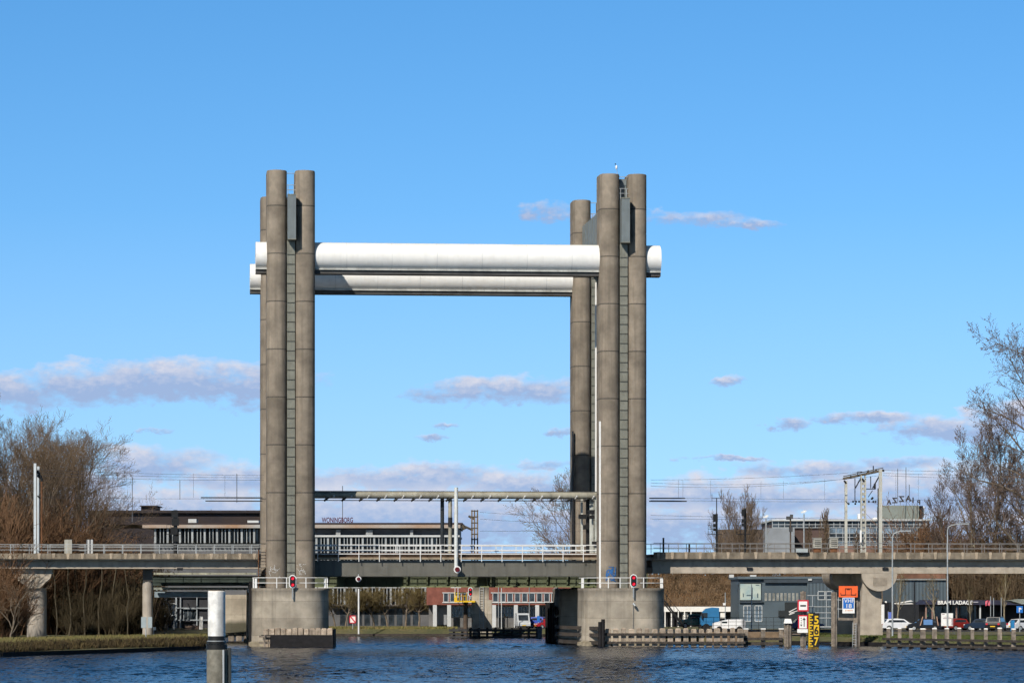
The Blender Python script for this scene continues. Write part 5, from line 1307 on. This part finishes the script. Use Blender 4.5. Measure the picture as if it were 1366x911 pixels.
MB(f).box(-4,-1.1,-.9,.9,.35,.6).build('chassis',DARK,T); MB(f).box(1.1,1.3,-1.15,1.15,.2,.65).build('bumper',DARK,T); MB(f).box(.95,1.1,-1.45,-1.2,1.35,2.0).build('mirror',BLK,T); MB(f).box(.95,1.1,1.2,1.45,1.35,2.0).build('mirror',BLK,T)
for sy in (-1,1): MB(f).cyl((-3.2,sy*1.15,.3),(-3.2,sy*.8,.3),.45,n=18).build('wheel',TYRE,T)
tag(MB(B).box(sB(1175.5,4.9),sB(1179.5,4.9),4.86,4.9,zB(832,38,4.9),zB(806,38,4.9)).build('pier_notice',WHITE),'narrow white notice strip on the shaft of the lit hammerhead pier','notice')
# quay fence, stair, poles
T=thing('quay_fence',(X(960,395),395,.9),'thin black railing along the right quay in front of the vehicles','fence')
m=MB(); D=395
for i in range(17): x=X(892+i*10,D); m.cyl((x,D,.8),(x,D,Z(822.5,D)),.03,n=4)
m.build('post',BLK,T); m=MB()
for y in (823,829,834): m.cyl((X(892,D),D,Z(y,D)),(X(1052,D),D,Z(y,D)),.025,n=4)
m.build('rail',BLK,T)
T=thing('quay_stair',(X(900,400),398,.9),'black steel stair sloping down from the right pier to the quay','stair')
D=398; m=MB()
for off in (0,5): m.add([(X(884,D),D,Z(796+off,D)),(X(913,D),D,Z(834+off*.4,D)),(X(913,D),D,Z(838,D)),(X(884,D),D,Z(799+off,D)),(X(884,D),D+.1,Z(796+off,D)),(X(913,D),D+.1,Z(834+off*.4,D)),(X(913,D),D+.1,Z(838,D)),(X(884,D),D+.1,Z(799+off,D))],[(0,3,2,1),(4,5,6,7),(0,1,5,4),(3,7,6,2)])
m.build('stringer',BLK,T); m=MB()
for i in range(6): x=X(884+i*5,D); z=Z(788+i*6.4,D); m.cyl((x,D,z),(x,D,z-1.0),.035,n=4)
m.cyl((X(884,D),D,Z(788,D)),(X(912,D),D,Z(822,D)),.04,n=4); m.build('handrail',BLK,T)
for px,y0,D,mt,lab in ((1002.5,779,440,GALV,'thin grey pole before the picture banner'),(967.5,790,450,GALV,'slim pole with a white gull-like lamp above the white car'),(1219.7,776,440,DARK,'black pole in front of the grey corrugated hall'),(669,784,462,PALE,'pale pole before the brick building')):
    tag(MB().cyl((X(px,D),D,GZ),(X(px,D),D,Z(y0,D)),.06 if mt is not DARK else .1,n=6).build('slim_pole',mt),lab,'pole','slim poles')
D=449.8; tag(MB().box(X(964.5,D),X(968,D),D,D+.2,Z(807,D),Z(804,D)).build('pole_lamp',WHITE),'small white lamp fixed on the slim pole above the white car','lamp')
D=466
for px,y,col,nm,lab in ((732,817.5,REDP,'round_sign','round red and white sign by the brick building'),(718.2,825,BLUP,'blue_sign','small blue square sign by the brick building')):
    T=thing('road_sign',(X(px,D),D,GZ),lab,'road sign'); MB().cyl((X(px,D),D+.05,GZ),(X(px,D),D+.05,Z(y,D)),.04,n=5).build('post',GALV,T)
    if nm[0]=='r':
        MB().cyl((X(px,D),D,Z(y,D)),(X(px,D),D-.04,Z(y,D)),.26,n=18).build('disc',REDP,T); MB().cyl((X(px,D),D-.041,Z(y,D)),(X(px,D),D-.06,Z(y,D)),.17,n=16).build('disc_face',WHITE,T)
    else: board(T,716.4,720,821,828.5,D-.04,BLUP)
# ------------------------------------------------------------------ trees
def tube(m,pts,rs,n):
    vs=[];fs=[]; 
    for k,(p,r) in enumerate(zip(pts,rs)):
        d=(pts[min(k+1,len(pts)-1)]-pts[max(k-1,0)]).normalized()
        u=d.orthogonal().normalized(); w=d.cross(u)
        for i in range(n):
            t=6.2832*i/n; o=u*(math.cos(t)*r)+w*(math.sin(t)*r); vs.append((p.x+o.x,p.y+o.y,p.z+o.z))
    for k in range(len(pts)-1):
        for i in range(n): fs.append((k*n+i,k*n+(i+1)%n,(k+1)*n+(i+1)%n,(k+1)*n+i))
    m.add(vs,fs,n>3)
def tree_meshes(seed,H,r0,clear=.2,nch=(12,8,7,5),ang=(35,38,40,45),ratio=(.55,.5,.45,.42),up=.25,wig=.10,mintw=.012,buds=0,lean=(0,0),forks=1):
    rr=random.Random(seed); tr=MB(); cr=MB(); maxl=len(nch)
    def rec(p,d,L,r,lev):
        ns=(7,5,3,2,1,1)[lev]; pts=[p.copy()]; rs=[r]; q=p.copy(); dd=d.copy()
        for k in range(ns):
            dd=(dd+Vector((rr.gauss(0,wig),rr.gauss(0,wig),rr.gauss(0,wig)+up*.22*(1 if lev else 0)))).normalized()
            q=q+dd*(L/ns); pts.append(q.copy()); rs.append(max(mintw*.6,r*(1-(k+1)/ns*(.75 if lev<maxl else .6))))
        tube(tr if lev<2 else cr,pts,rs,(8,5,3,3,3,3)[lev])
        if buds and lev==maxl:
            for _ in range(buds):
                f=rr.random(); c=pts[0].lerp(pts[-1],f); a=rr.uniform(0,6.28); s=rr.uniform(.05,.11)
                cr.add([(c.x,c.y,c.z-s),(c.x+s*math.cos(a),c.y+s*math.sin(a),c.z),(c.x+rr.uniform(-s,s),c.y,c.z+s)],[(0,1,2)])
        if lev>=maxl: return
        c0=nch[lev]; c=max(2,int(c0*rr.uniform(.8,1.2)))
        for j in range(c):
            f0=clear if lev==0 else .18
            f=f0+(1-f0)*((j+rr.random())/c)
            x=f*ns; k=min(ns-1,int(x)); pp=pts[k].lerp(pts[k+1],x-k); rb=rs[k]+(rs[k+1]-rs[k])*(x-k)
            base=(pts[k+1]-pts[k]).normalized()
            az=j*2.4+rr.uniform(-.5,.5); u=base.orthogonal().normalized(); w=base.cross(u); o=u*math.cos(az)+w*math.sin(az)
            an=R_(ang[lev]*rr.uniform(.65,1.3))
            nd=(base*math.cos(an)+o*math.sin(an)); nd.z+=up*.5; nd.normalize()
            rec(pp,nd,L*ratio[lev]*(1.15-.55*f)*rr.uniform(.75,1.25),max(mintw,rb*.55),lev+1)
    rec(Vector((0,0,0)),Vector((lean[0],lean[1],1)).normalized(),H,r0,0)
    return tr,cr
def make_tree(name,label,loc,args,bark,twig,group):
    T=thing(name,loc,label,'tree',group); tr,cr=tree_meshes(**args)
    f=Rf(loc,0)
    for m in (tr,cr): m.v=[f(v) for v in m.v]
    tr.build('trunk',bark,T); cr.build('crown',twig,T); return T
def P3(px,D,z=GZ-.1): return (X(px,D),D,z)
A_ball=dict(seed=11,H=17.5,r0=.36,clear=.14,nch=(22,9,8,6),ang=(54,38,38,42),ratio=(.56,.52,.5,.5),up=.26,wig=.10,mintw=.014)
A_pop=dict(seed=12,H=20.5,r0=.34,clear=.10,nch=(26,8,7,5),ang=(34,32,34,36),ratio=(.42,.46,.5,.5),up=.55,wig=.08,mintw=.013)
A_big=dict(seed=7,H=36.5,r0=.62,clear=.14,nch=(25,9,8,6),ang=(58,42,42,45),ratio=(.29,.52,.5,.45),up=.16,wig=.12,mintw=.018,buds=1)
A_mid=dict(seed=21,H=21.5,r0=.24,clear=.22,nch=(20,9,8,5),ang=(34,34,36,40),ratio=(.36,.5,.5,.5),up=.42,wig=.1,mintw=.019,buds=1)
A_small=dict(seed=31,H=4.3,r0=.13,clear=.36,nch=(20,11,9,6),ang=(66,45,45,45),ratio=(.60,.5,.45,.4),up=.30,wig=.14,mintw=.012)
GL='bare trees on the left bank'
tl=make_tree('bare_tree','spreading bare tree reaching right over the left viaduct',P3(66,404),A_ball,BARK,TWIG,GL)
tp=make_tree('bare_tree','tall bare poplar-like tree at the left edge',P3(6,402),A_pop,BARK,TWIG,GL)
dup(tp,P3(40,410),1.7,'upright bare tree second from the left edge',.84)
dup(tp,P3(82,420),3.1,'upright bare tree behind the pale overhead mast',.87)
dup(tl,P3(-28,408),2.0,'bare tree cut off by the left edge of the picture',1.0)
dup(tl,P3(36,430),4.4,'broad bare tree filling the gap behind the pale overhead mast',1.15)
dup(tl,P3(20,434),5.3,'broad bare tree far back at the left edge',1.2)
dup(tl,P3(72,428),2.9,'broad bare tree farthest back in the left group',1.12)
dup(tl,P3(98,426),1.2,'lower bare tree right of the pale overhead mast',.74)
dup(tp,P3(22,396),4.0,'slimmer bare tree in front of the left edge poplar',.8)
GR='bare trees on the right side'
tb=make_tree('bare_tree','largest bare tree with reddish buds at the right edge',P3(1391,478),A_big,BARK,TWIGR,GR)
tm=make_tree('bare_tree','mid-sized bare tree with a light trunk left of the largest one',P3(1293,484),A_mid,BARKL,TWIGR,GR)
dup(tm,P3(1272,496),1.9,'smaller bare tree at the left end of the right tree group',.74)
dup(tm,P3(1325,490),3.6,'bare tree between the light trunk tree and the largest tree',1.12)
dup(tm,P3(1355,482),5.0,'bare tree under the crown of the largest tree',.95)
# trees further back
tf=make_tree('bare_tree','wide bare tree just left of the far right tower above the span',P3(764,560),dict(seed=41,H=18,r0=.34,clear=.15,nch=(20,9,8,5),ang=(52,38,40,42),ratio=(.55,.52,.5,.48),up=.2,wig=.1,mintw=.026),BARK,TWIG,'bare trees behind the bridge')
tg=make_tree('bare_tree','fan shaped bare tree behind the two dark rail signals',P3(985,570),dict(seed=42,H=13.8,r0=.3,clear=.05,nch=(26,8,7,4),ang=(38,26,28,34),ratio=(.75,.5,.5,.45),up=.55,wig=.06,mintw=.024),BARK,TWIG,'bare trees behind the bridge')
tn=make_tree('bare_tree','narrow bare tree behind the first equipment cabinet',P3(1094,600),dict(seed=43,H=16,r0=.22,clear=.15,nch=(22,7,6,3),ang=(24,26,30,30),ratio=(.30,.45,.5,.5),up=.8,wig=.06,mintw=.026),BARK,TWIG,'narrow bare trees against the sky')
for px,D,s,lab in ((1073,605,.85,'narrow bare tree above the second stalk lamp'),(1143,600,.8,'narrow bare tree beside the portal middle leg'),(229,600,.95,'narrow bare tree directly above the left rail signal'),(216,610,.85,'narrow bare tree left of the left rail signal'),(285,600,.98,'narrow bare tree under the left contact rail ends'),(272,605,.88,'narrow bare tree just right of the left rail signal'),(300,612,.85,'narrow bare tree nearing the left tower'),(334,600,.9,'narrow bare tree right beside the left tower'),(165,600,.75,'narrow bare tree at the left end of the brown roof')):
    dup(tn,P3(px,D),px*.37,lab,s)
# clipped trees in front of the office
ts=make_tree('clipped_tree','small round crowned tree by the crossed white sign',P3(461,482),A_small,BARK,TWIGG,'row of small round trees before the office')
for px,s,lab in ((499,1.02,'small round crowned tree right of the crossed white sign'),(517,1.0,'small round crowned tree in the middle of the row'),(541,1.04,'small round crowned tree second from the brick building'),(559,1.08,'small round crowned tree nearest the brick building'),(447,.95,'small round crowned tree nearest the left pier')):
    dup(ts,P3(px,484),px*.71,lab,(s*1.08,s*1.08,s))
# right bank saplings and trunks
sap=make_tree('sapling','young tree with a green trunk in front of the grey hall',P3(1197,450),dict(seed=51,H=7.2,r0=.13,clear=.3,nch=(16,8,5),ang=(40,36,36),ratio=(.30,.45,.45),up=.5,wig=.06,mintw=.012),BARKL,TWIGG,'young trees by the shop')
dup(sap,P3(1248,444),2,'young tree beside the taller street lamp',.95); dup(sap,P3(1294,446),4,'young tree behind the dark red car',.7); dup(sap,P3(1340.5,444),1,'young tree right of the flagpoles',.98)
# shrubs
def shrub_mesh(seed,H,n,spread,tw):
    rr=random.Random(seed); m=MB()
    for i in range(n):
        a=rr.uniform(0,6.28); r=spread*.25*rr.random()**.5; p=Vector((r*math.cos(a),r*math.sin(a),0)); d=Vector((rr.gauss(0,.28),rr.gauss(0,.28),1)).normalized(); L=H*rr.uniform(.55,1.0)
        def rec(p,d,L,r,lev):
            pts=[p.copy()]; q=p.copy(); dd=d.copy(); ns=4 if lev==0 else 2
            for k in range(ns):
                dd=(dd+Vector((rr.gauss(0,.13),rr.gauss(0,.13),rr.gauss(.05,.1)))).normalized(); q=q+dd*(L/ns); pts.append(q.copy())
            tube(m,pts,[max(tw,r*(1-.7*k/ns)) for k in range(ns+1)],3)
            if lev<2:
                for j in range(9 if lev==0 else 5):
                    f=rr.uniform(.15,1); x=f*ns; k=min(ns-1,int(x)); pp=pts[k].lerp(pts[k+1],x-k)
                    nd=(dd+Vector((rr.gauss(0,.55),rr.gauss(0,.55),rr.gauss(.15,.3)))).normalized(); rec(pp,nd,L*rr.uniform(.25,.5),r*.5,lev+1)
        rec(p,d,L,.035,0)
    return m
sh=[]
for k,(H,n,sp,mt,seed) in enumerate(((7.5,60,4,TWIGO,1),(6,60,5,TWIGO,2),(5,55,5,TWIGG,3))):
    m=shrub_mesh(seed,H,n,sp,.014); m.fr=W; o=m.build('shrub',mt,loc=(0,0,0)); sh.append(o); wloc[o.name]=(0,0,0)
use=[0,0,0]
def put_shrub(k,px,D,s,rz,label,group,z=GZ-.15):
    o=sh[k]
    if use[k]: o=o.copy(); C.objects.link(o)
    use[k]=1; o.location=P3(px,D,z); o.rotation_euler=(0,0,rz); o.scale=(s,s,s*1.0); tag(o,label,'shrub',group)
GS='rust brown shrubs on the left bank'
S=[(0,-4,372,1.35,'rust brown shrub at the left edge below the viaduct'),(1,16,366,.8,'rust brown shrub left of the round pier, nearest the water'),(0,6,392,1.9,'tallest rust brown shrub at the left edge behind the viaduct'),(0,30,394,1.75,'rust brown shrub rising behind the viaduct left of the pale mast'),
(1,55,396,1.85,'rust brown shrub just behind the pale overhead mast'),(0,84,396,1.5,'rust brown shrub above the pale block on the viaduct'),(1,108,400,1.75,'rust brown shrub above the striped block on the viaduct'),(0,128,404,1.35,'rust brown shrub at the right end of the left thicket'),(1,148,410,1.45,'low rust brown shrub beyond the thicket edge'),(2,168,412,1.5,'olive shrub behind the left viaduct near the slim pier'),(0,-22,360,1.0,'rust brown shrub cut off at the left edge by the bank')]
for i,(k,px,D,s,lab) in enumerate(S): put_shrub(k,px,D,s,i*1.3,lab,GS)
S=[(2,100,392,.9,'dark olive shrub under the deck right of the round pier'),(2,126,396,1.05,'dark olive shrub under the deck in the middle of the wood'),(2,150,392,.85,'dark olive shrub under the deck nearing the slim pier'),(2,176,396,1.0,'dark olive shrub directly left of the slim pier'),(2,80,398,1.1,'dark olive shrub right behind the round pier'),(1,120,386,.42,'small rust brown bush on the grass under the deck'),(2,212,430,.8,'dark olive shrub at the water end of the left wood')]
dk=sh[2].data.copy(); dk.materials.clear(); dk.materials.append(mat('shade_twigs',(.055,.042,.022),.95,.4,.4,rnd=.15)); sh.append(bpy.data.objects.new('shrub',dk)); C.objects.link(sh[3]); use.append(0)  # shade below the deck put into a darker twig colour
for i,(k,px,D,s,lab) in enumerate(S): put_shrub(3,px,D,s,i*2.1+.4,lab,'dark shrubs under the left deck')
S=[(0,1268,486,1.3,'brown shrub behind the right viaduct, leftmost of its row'),(0,1284,488,1.5,'brown shrub at the foot of the light trunk tree'),(2,1308,490,2.0,'olive brown shrub under the right trees'),(0,1332,488,1.6,'brown shrub below the largest tree, left part'),(2,1358,490,2.2,'olive brown shrub at the right edge behind the viaduct'),(0,1240,520,2.0,'brown shrub beside the glazed office'),(0,1228,525,1.7,'brown shrub covering the lower right corner of the glazed office')]
for i,(k,px,D,s,lab) in enumerate(S): put_shrub(k,px,D,s,i*1.7+.9,lab,'brown shrubs on the right side')
# woodland masses (uncountable)
def wood(name,px0,px1,D0,D1,n,H,mt,seed,label,w=.035,z0=GZ):
    rr=random.Random(seed); m=MB()
    for i in range(n):
        D=rr.uniform(D0,D1); px=rr.uniform(px0,px1); x=X(px,D); h=H*rr.uniform(.5,1); p=Vector((x,D,z0-.1))
        pts=[p]; d=Vector((rr.gauss(0,.1),rr.gauss(0,.1),1)).normalized()
        for k in range(4): d=(d+Vector((rr.gauss(0,.09),rr.gauss(0,.09),.05))).normalized(); pts.append(pts[-1]+d*h/4)
        tube(m,pts,[w*rr.uniform(1,2.6)*(1-.2*k) for k in range(5)],3)
        for j in range(12):
            k=rr.randrange(0,4); q=pts[k].lerp(pts[k+1],rr.random()); e=Vector((rr.gauss(0,.8),rr.gauss(0,.8),rr.gauss(.5,.5))).normalized(); L=h*rr.uniform(.08,.28)
            tube(m,[q,q+e*L*.5,q+e*L+Vector((rr.gauss(0,.1),0,rr.gauss(.1,.1)))],[w*.6,w*.5,w*.3],3)
    o=m.build(name,mt,loc=(0,0,0)); o['kind']='stuff'; o['label']=label; o['category']='woodland'
wood('woodland',-30,206,400,440,900,9,mat('shade_wood',(.06,.042,.026),.95,.35,.5),61,'dense bare undergrowth and trunks beneath the left viaduct',.045)  # wood colour darkened to hold the viaduct's shade
wood('woodland',1262,1420,470,505,800,11,mat('shade_wood2',(.11,.077,.045),.95,.35,.4),62,'dense brown bare wood behind the florist shop',.045)
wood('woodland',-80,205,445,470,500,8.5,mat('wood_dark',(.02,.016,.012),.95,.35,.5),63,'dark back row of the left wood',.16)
wood('woodland',1250,1420,500,540,500,13,mat('shade_wood3',(.10,.07,.045),.95,.35,.5),64,'far brown wood closing the view on the right',.12)
wood('brush',1195,1262,540,600,260,15,mat('shade_wood2',(.11,.077,.045),.95,.35,.4),66,'brown brushwood at the corner of the glazed office',.06)
wood('brush',940,1110,540,590,300,9.6,mat('shade_wood2',(.11,.077,.045),.95,.35,.4),67,'brown brushwood seen through the right viaduct railing',.05)
wood('brush',655,790,520,560,200,8.6,mat('shade_wood2',(.11,.077,.045),.95,.35,.4),68,'brown brushwood behind the brick building',.05)
# trunks in the left wood, bark darkened for the deck's shade
def trunk(px,D,H,r,label,seed):
    rr=random.Random(seed); m=MB(); p=Vector(P3(px,D)); pts=[p]
    for k in range(6): pts.append(pts[-1]+Vector((rr.gauss(0,.16),rr.gauss(0,.1),H/6)))
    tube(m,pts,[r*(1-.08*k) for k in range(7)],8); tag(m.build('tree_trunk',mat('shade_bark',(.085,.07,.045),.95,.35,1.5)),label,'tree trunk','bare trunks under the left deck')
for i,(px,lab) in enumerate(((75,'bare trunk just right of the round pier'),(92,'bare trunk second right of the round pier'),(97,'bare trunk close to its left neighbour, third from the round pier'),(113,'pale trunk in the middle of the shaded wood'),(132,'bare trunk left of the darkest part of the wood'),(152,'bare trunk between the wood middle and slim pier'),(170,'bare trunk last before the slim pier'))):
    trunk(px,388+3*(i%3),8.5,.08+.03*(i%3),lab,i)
# little twig tree in front of left viaduct
ft=make_tree('bare_tree','low forked bare tree in front of the left viaduct and round pier',P3(14,356,.4),dict(seed=77,H=6.4,r0=.12,clear=.12,nch=(12,7,5),ang=(50,40,42),ratio=(.6,.5,.45),up=.3,wig=.16,mintw=.014),BARK,TWIG,GL)

# ------------------------------------------------------------------ sky
SUN_AZ=math.atan2(-.493,-.870); SUN_EL=R_(37.3)
sc=bpy.context.scene; w=bpy.data.worlds.new('World'); sc.world=w; w.use_nodes=True; nt=w.node_tree; nt.nodes.clear()
out=N(nt,'ShaderNodeOutputWorld'); bg=N(nt,'ShaderNodeBackground'); nt.links.new(bg.outputs[0],out.inputs[0])
bg.inputs[1].default_value=.10
tc=N(nt,'ShaderNodeTexCoord').outputs['Generated']; sep=N(nt,'ShaderNodeSeparateXYZ'); nt.links.new(tc,sep.inputs[0])
zz=math_(nt,'MULTIPLY_ADD',math_(nt,'MAXIMUM',sep.outputs[2],0),1.3,.10)
cb=N(nt,'ShaderNodeCombineXYZ'); nt.links.new(sep.outputs[0],cb.inputs[0]); nt.links.new(sep.outputs[1],cb.inputs[1]); nt.links.new(zz,cb.inputs[2])
nrm=N(nt,'ShaderNodeVectorMath',operation='NORMALIZE'); nt.links.new(cb.outputs[0],nrm.inputs[0])
sky=N(nt,'ShaderNodeTexSky'); sky.sky_type='NISHITA'; sky.sun_disc=False; sky.sun_elevation=SUN_EL; sky.sun_rotation=SUN_AZ%(2*math.pi)
sky.altitude=0; sky.air_density=1.0; sky.dust_density=.35; sky.ozone_density=2.2
nt.links.new(nrm.outputs[0],sky.inputs[0])
# cloud space: azimuth / elevation in thousandths of a radian
az=math_(nt,'MULTIPLY',math_(nt,'ARCTAN2',sep.outputs[0],sep.outputs[1]),1000); el=math_(nt,'MULTIPLY',math_(nt,'ARCSINE',sep.outputs[2]),1000)
cv=N(nt,'ShaderNodeCombineXYZ'); nt.links.new(az,cv.inputs[0]); nt.links.new(el,cv.inputs[1])
n1=noise(nt,cv.outputs[0],.11,6,(1,1.9,1),.55); n2=noise(nt,cv.outputs[0],.045,5,(1,2.4,1),.5); n3=noise(nt,cv.outputs[0],.35,4,(1,1.6,1),.6)
blobs=[(235,508,150,24,1.0),(120,515,95,23,1.),(315,514,60,26,1.),(5,525,75,24,.9),(675,521,95,17,1.0),(640,526,60,9,.8),(570,586,22,5,.6),(600,566,20,4.5,.5),(212,575,24,4,.5),(1165,558,66,9,.9),(1265,574,80,17,1.0),(1350,560,50,18,.9),(1058,565,24,7,.7),(975,613,60,4,.7),(978,507,22,6,.36),(745,577,22,6,.6),(735,283,50,14,.34),(925,292,75,11,.38),(765,290,60,10,.3),(1000,300,60,7,.25),
(200,622,80,22,.95),(330,642,110,20,.9),(130,650,90,22,.9),(560,640,130,20,.95),(600,628,55,12,.9),(740,622,50,8,.6),(690,650,120,18,.9),(180,690,260,40,1.1),(520,695,260,46,1.1),(1080,630,110,14,.75),(1200,620,60,10,.8),(1000,668,240,26,1.),(1240,665,200,34,1.),(880,700,280,26,1.),(1150,710,320,30,1.),(430,645,60,16,.6)]

wx=math_(nt,'MULTIPLY_ADD',math_(nt,'SUBTRACT',n1,.5),15.0,math_(nt,'MULTIPLY_ADD',math_(nt,'SUBTRACT',n2,.5),14.0,az)); wy=math_(nt,'MULTIPLY_ADD',math_(nt,'SUBTRACT',n3,.5),3.2,math_(nt,'MULTIPLY_ADD',math_(nt,'SUBTRACT',n2,.5),5.5,el))
pv=N(nt,'ShaderNodeCombineXYZ'); nt.links.new(wx,pv.inputs[0]); nt.links.new(wy,pv.inputs[1])
dens=None; ups=None
def vm(op,a,b=None,c=None):
    n=N(nt,'ShaderNodeVectorMath',operation=op)
    for i,x in enumerate((a,b,c)):
        if x is None: continue
        if isinstance(x,tuple): n.inputs[i].default_value=x
        else: nt.links.new(x,n.inputs[i])
    return n
for (px,py,rx,ry,st) in blobs:
    a0=math.atan((px-CX)/FPX)*1000; e0=math.atan((HY-py)/FPX)*1000; ra=rx*1.12/FPX*1000; re=ry*1.15/FPX*1000
    d=vm('MULTIPLY_ADD',pv.outputs[0],(1/ra,1/re,0),(-a0/ra,-e0/re,0)).outputs[0]
    q=vm('DOT_PRODUCT',d,d).outputs['Value']
    v=math_(nt,'MULTIPLY_ADD',q,-1.0,.1+.9*st)
    # the same field pushed upward tells the lit top from the base
    q2=vm('DOT_PRODUCT',d,(0,1,0)).outputs['Value']
    u=math_(nt,'MULTIPLY_ADD',q2,.9,v)
    if dens is None: dens,ups=v,u
    else: dens=math_(nt,'MAXIMUM',dens,v); ups=math_(nt,'MAXIMUM',ups,u)
top=math_(nt,'SUBTRACT',ups,dens)
v=math_(nt,'MULTIPLY_ADD',math_(nt,'MAXIMUM',dens,-1.5),.75,math_(nt,'MULTIPLY_ADD',n1,2.7,-1.02))
v=math_(nt,'MULTIPLY_ADD',math_(nt,'SUBTRACT',n3,.5),.65,v)
alpha=ramp(nt,v,.0,.85)
frac=math_(nt,'MULTIPLY_ADD',math_(nt,'SUBTRACT',n3,.5),1.0,top)
frac=math_(nt,'MULTIPLY_ADD',math_(nt,'SUBTRACT',n1,.5),1.2,frac)
frac=ramp(nt,frac,-.12,1.0)
# cloud colour runs from a bluish base to a whiter top
ccol=mixc(nt,frac,(3.5,4.6,7.1),(7.3,7.2,8.0))
hs=N(nt,'ShaderNodeHueSaturation'); hs.inputs['Saturation'].default_value=1.36; hs.inputs['Value'].default_value=1.66; nt.links.new(sky.outputs[0],hs.inputs['Color'])
# sky dimmed above the visible band to cut fill in the shadows
fall=ramp(nt,sep.outputs[2],.165,.38); fall=math_(nt,'MULTIPLY_ADD',fall,-.91,1.0)
fc=N(nt,'ShaderNodeCombineXYZ')
for i in range(3): nt.links.new(fall,fc.inputs[i])
skyc=mixc(nt,1.0,hs.outputs[0],fc.outputs[0],'MULTIPLY')
low=math_(nt,'MULTIPLY',ramp(nt,sep.outputs[2],.105,.015),.42)
skyc=mixc(nt,low,skyc,(4.2,6.1,8.6))
col=mixc(nt,math_(nt,'MULTIPLY',alpha,.9),skyc,ccol)
nt.links.new(col,bg.inputs[0])
# ------------------------------------------------------------------ sun and camera
sd=bpy.data.lights.new('sun','SUN'); sd.energy=5.0; sd.angle=R_(.5); sd.color=(1,.94,.85)
so=bpy.data.objects.new('sun',sd); C.objects.link(so)
dirv=Vector((.493*math.cos(SUN_EL),.870*math.cos(SUN_EL),-math.sin(SUN_EL)))
so.rotation_euler=dirv.to_track_quat('-Z','Y').to_euler(); so.location=(-100,-100,150)
cd=bpy.data.cameras.new('camera'); cd.sensor_width=36; cd.lens=36*FPX/1366; cd.clip_start=1; cd.clip_end=20000
cd.shift_y=(HY-455.5)/1366
co=bpy.data.objects.new('camera',cd); C.objects.link(co); co.location=(0,0,CAMZ); co.rotation_euler=(math.pi/2,0,0)
sc.camera=co
sc.view_settings.view_transform='Standard'; sc.view_settings.look='None'; sc.view_settings.exposure=0; sc.view_settings.gamma=1
sc.render.engine='CYCLES'; sc.cycles.use_denoising=True; sc.cycles.max_bounces=5; sc.cycles.diffuse_bounces=2; sc.cycles.glossy_bounces=3
sc.cycles.use_adaptive_sampling=True; sc.cycles.adaptive_threshold=.03; sc.cycles.adaptive_min_samples=8
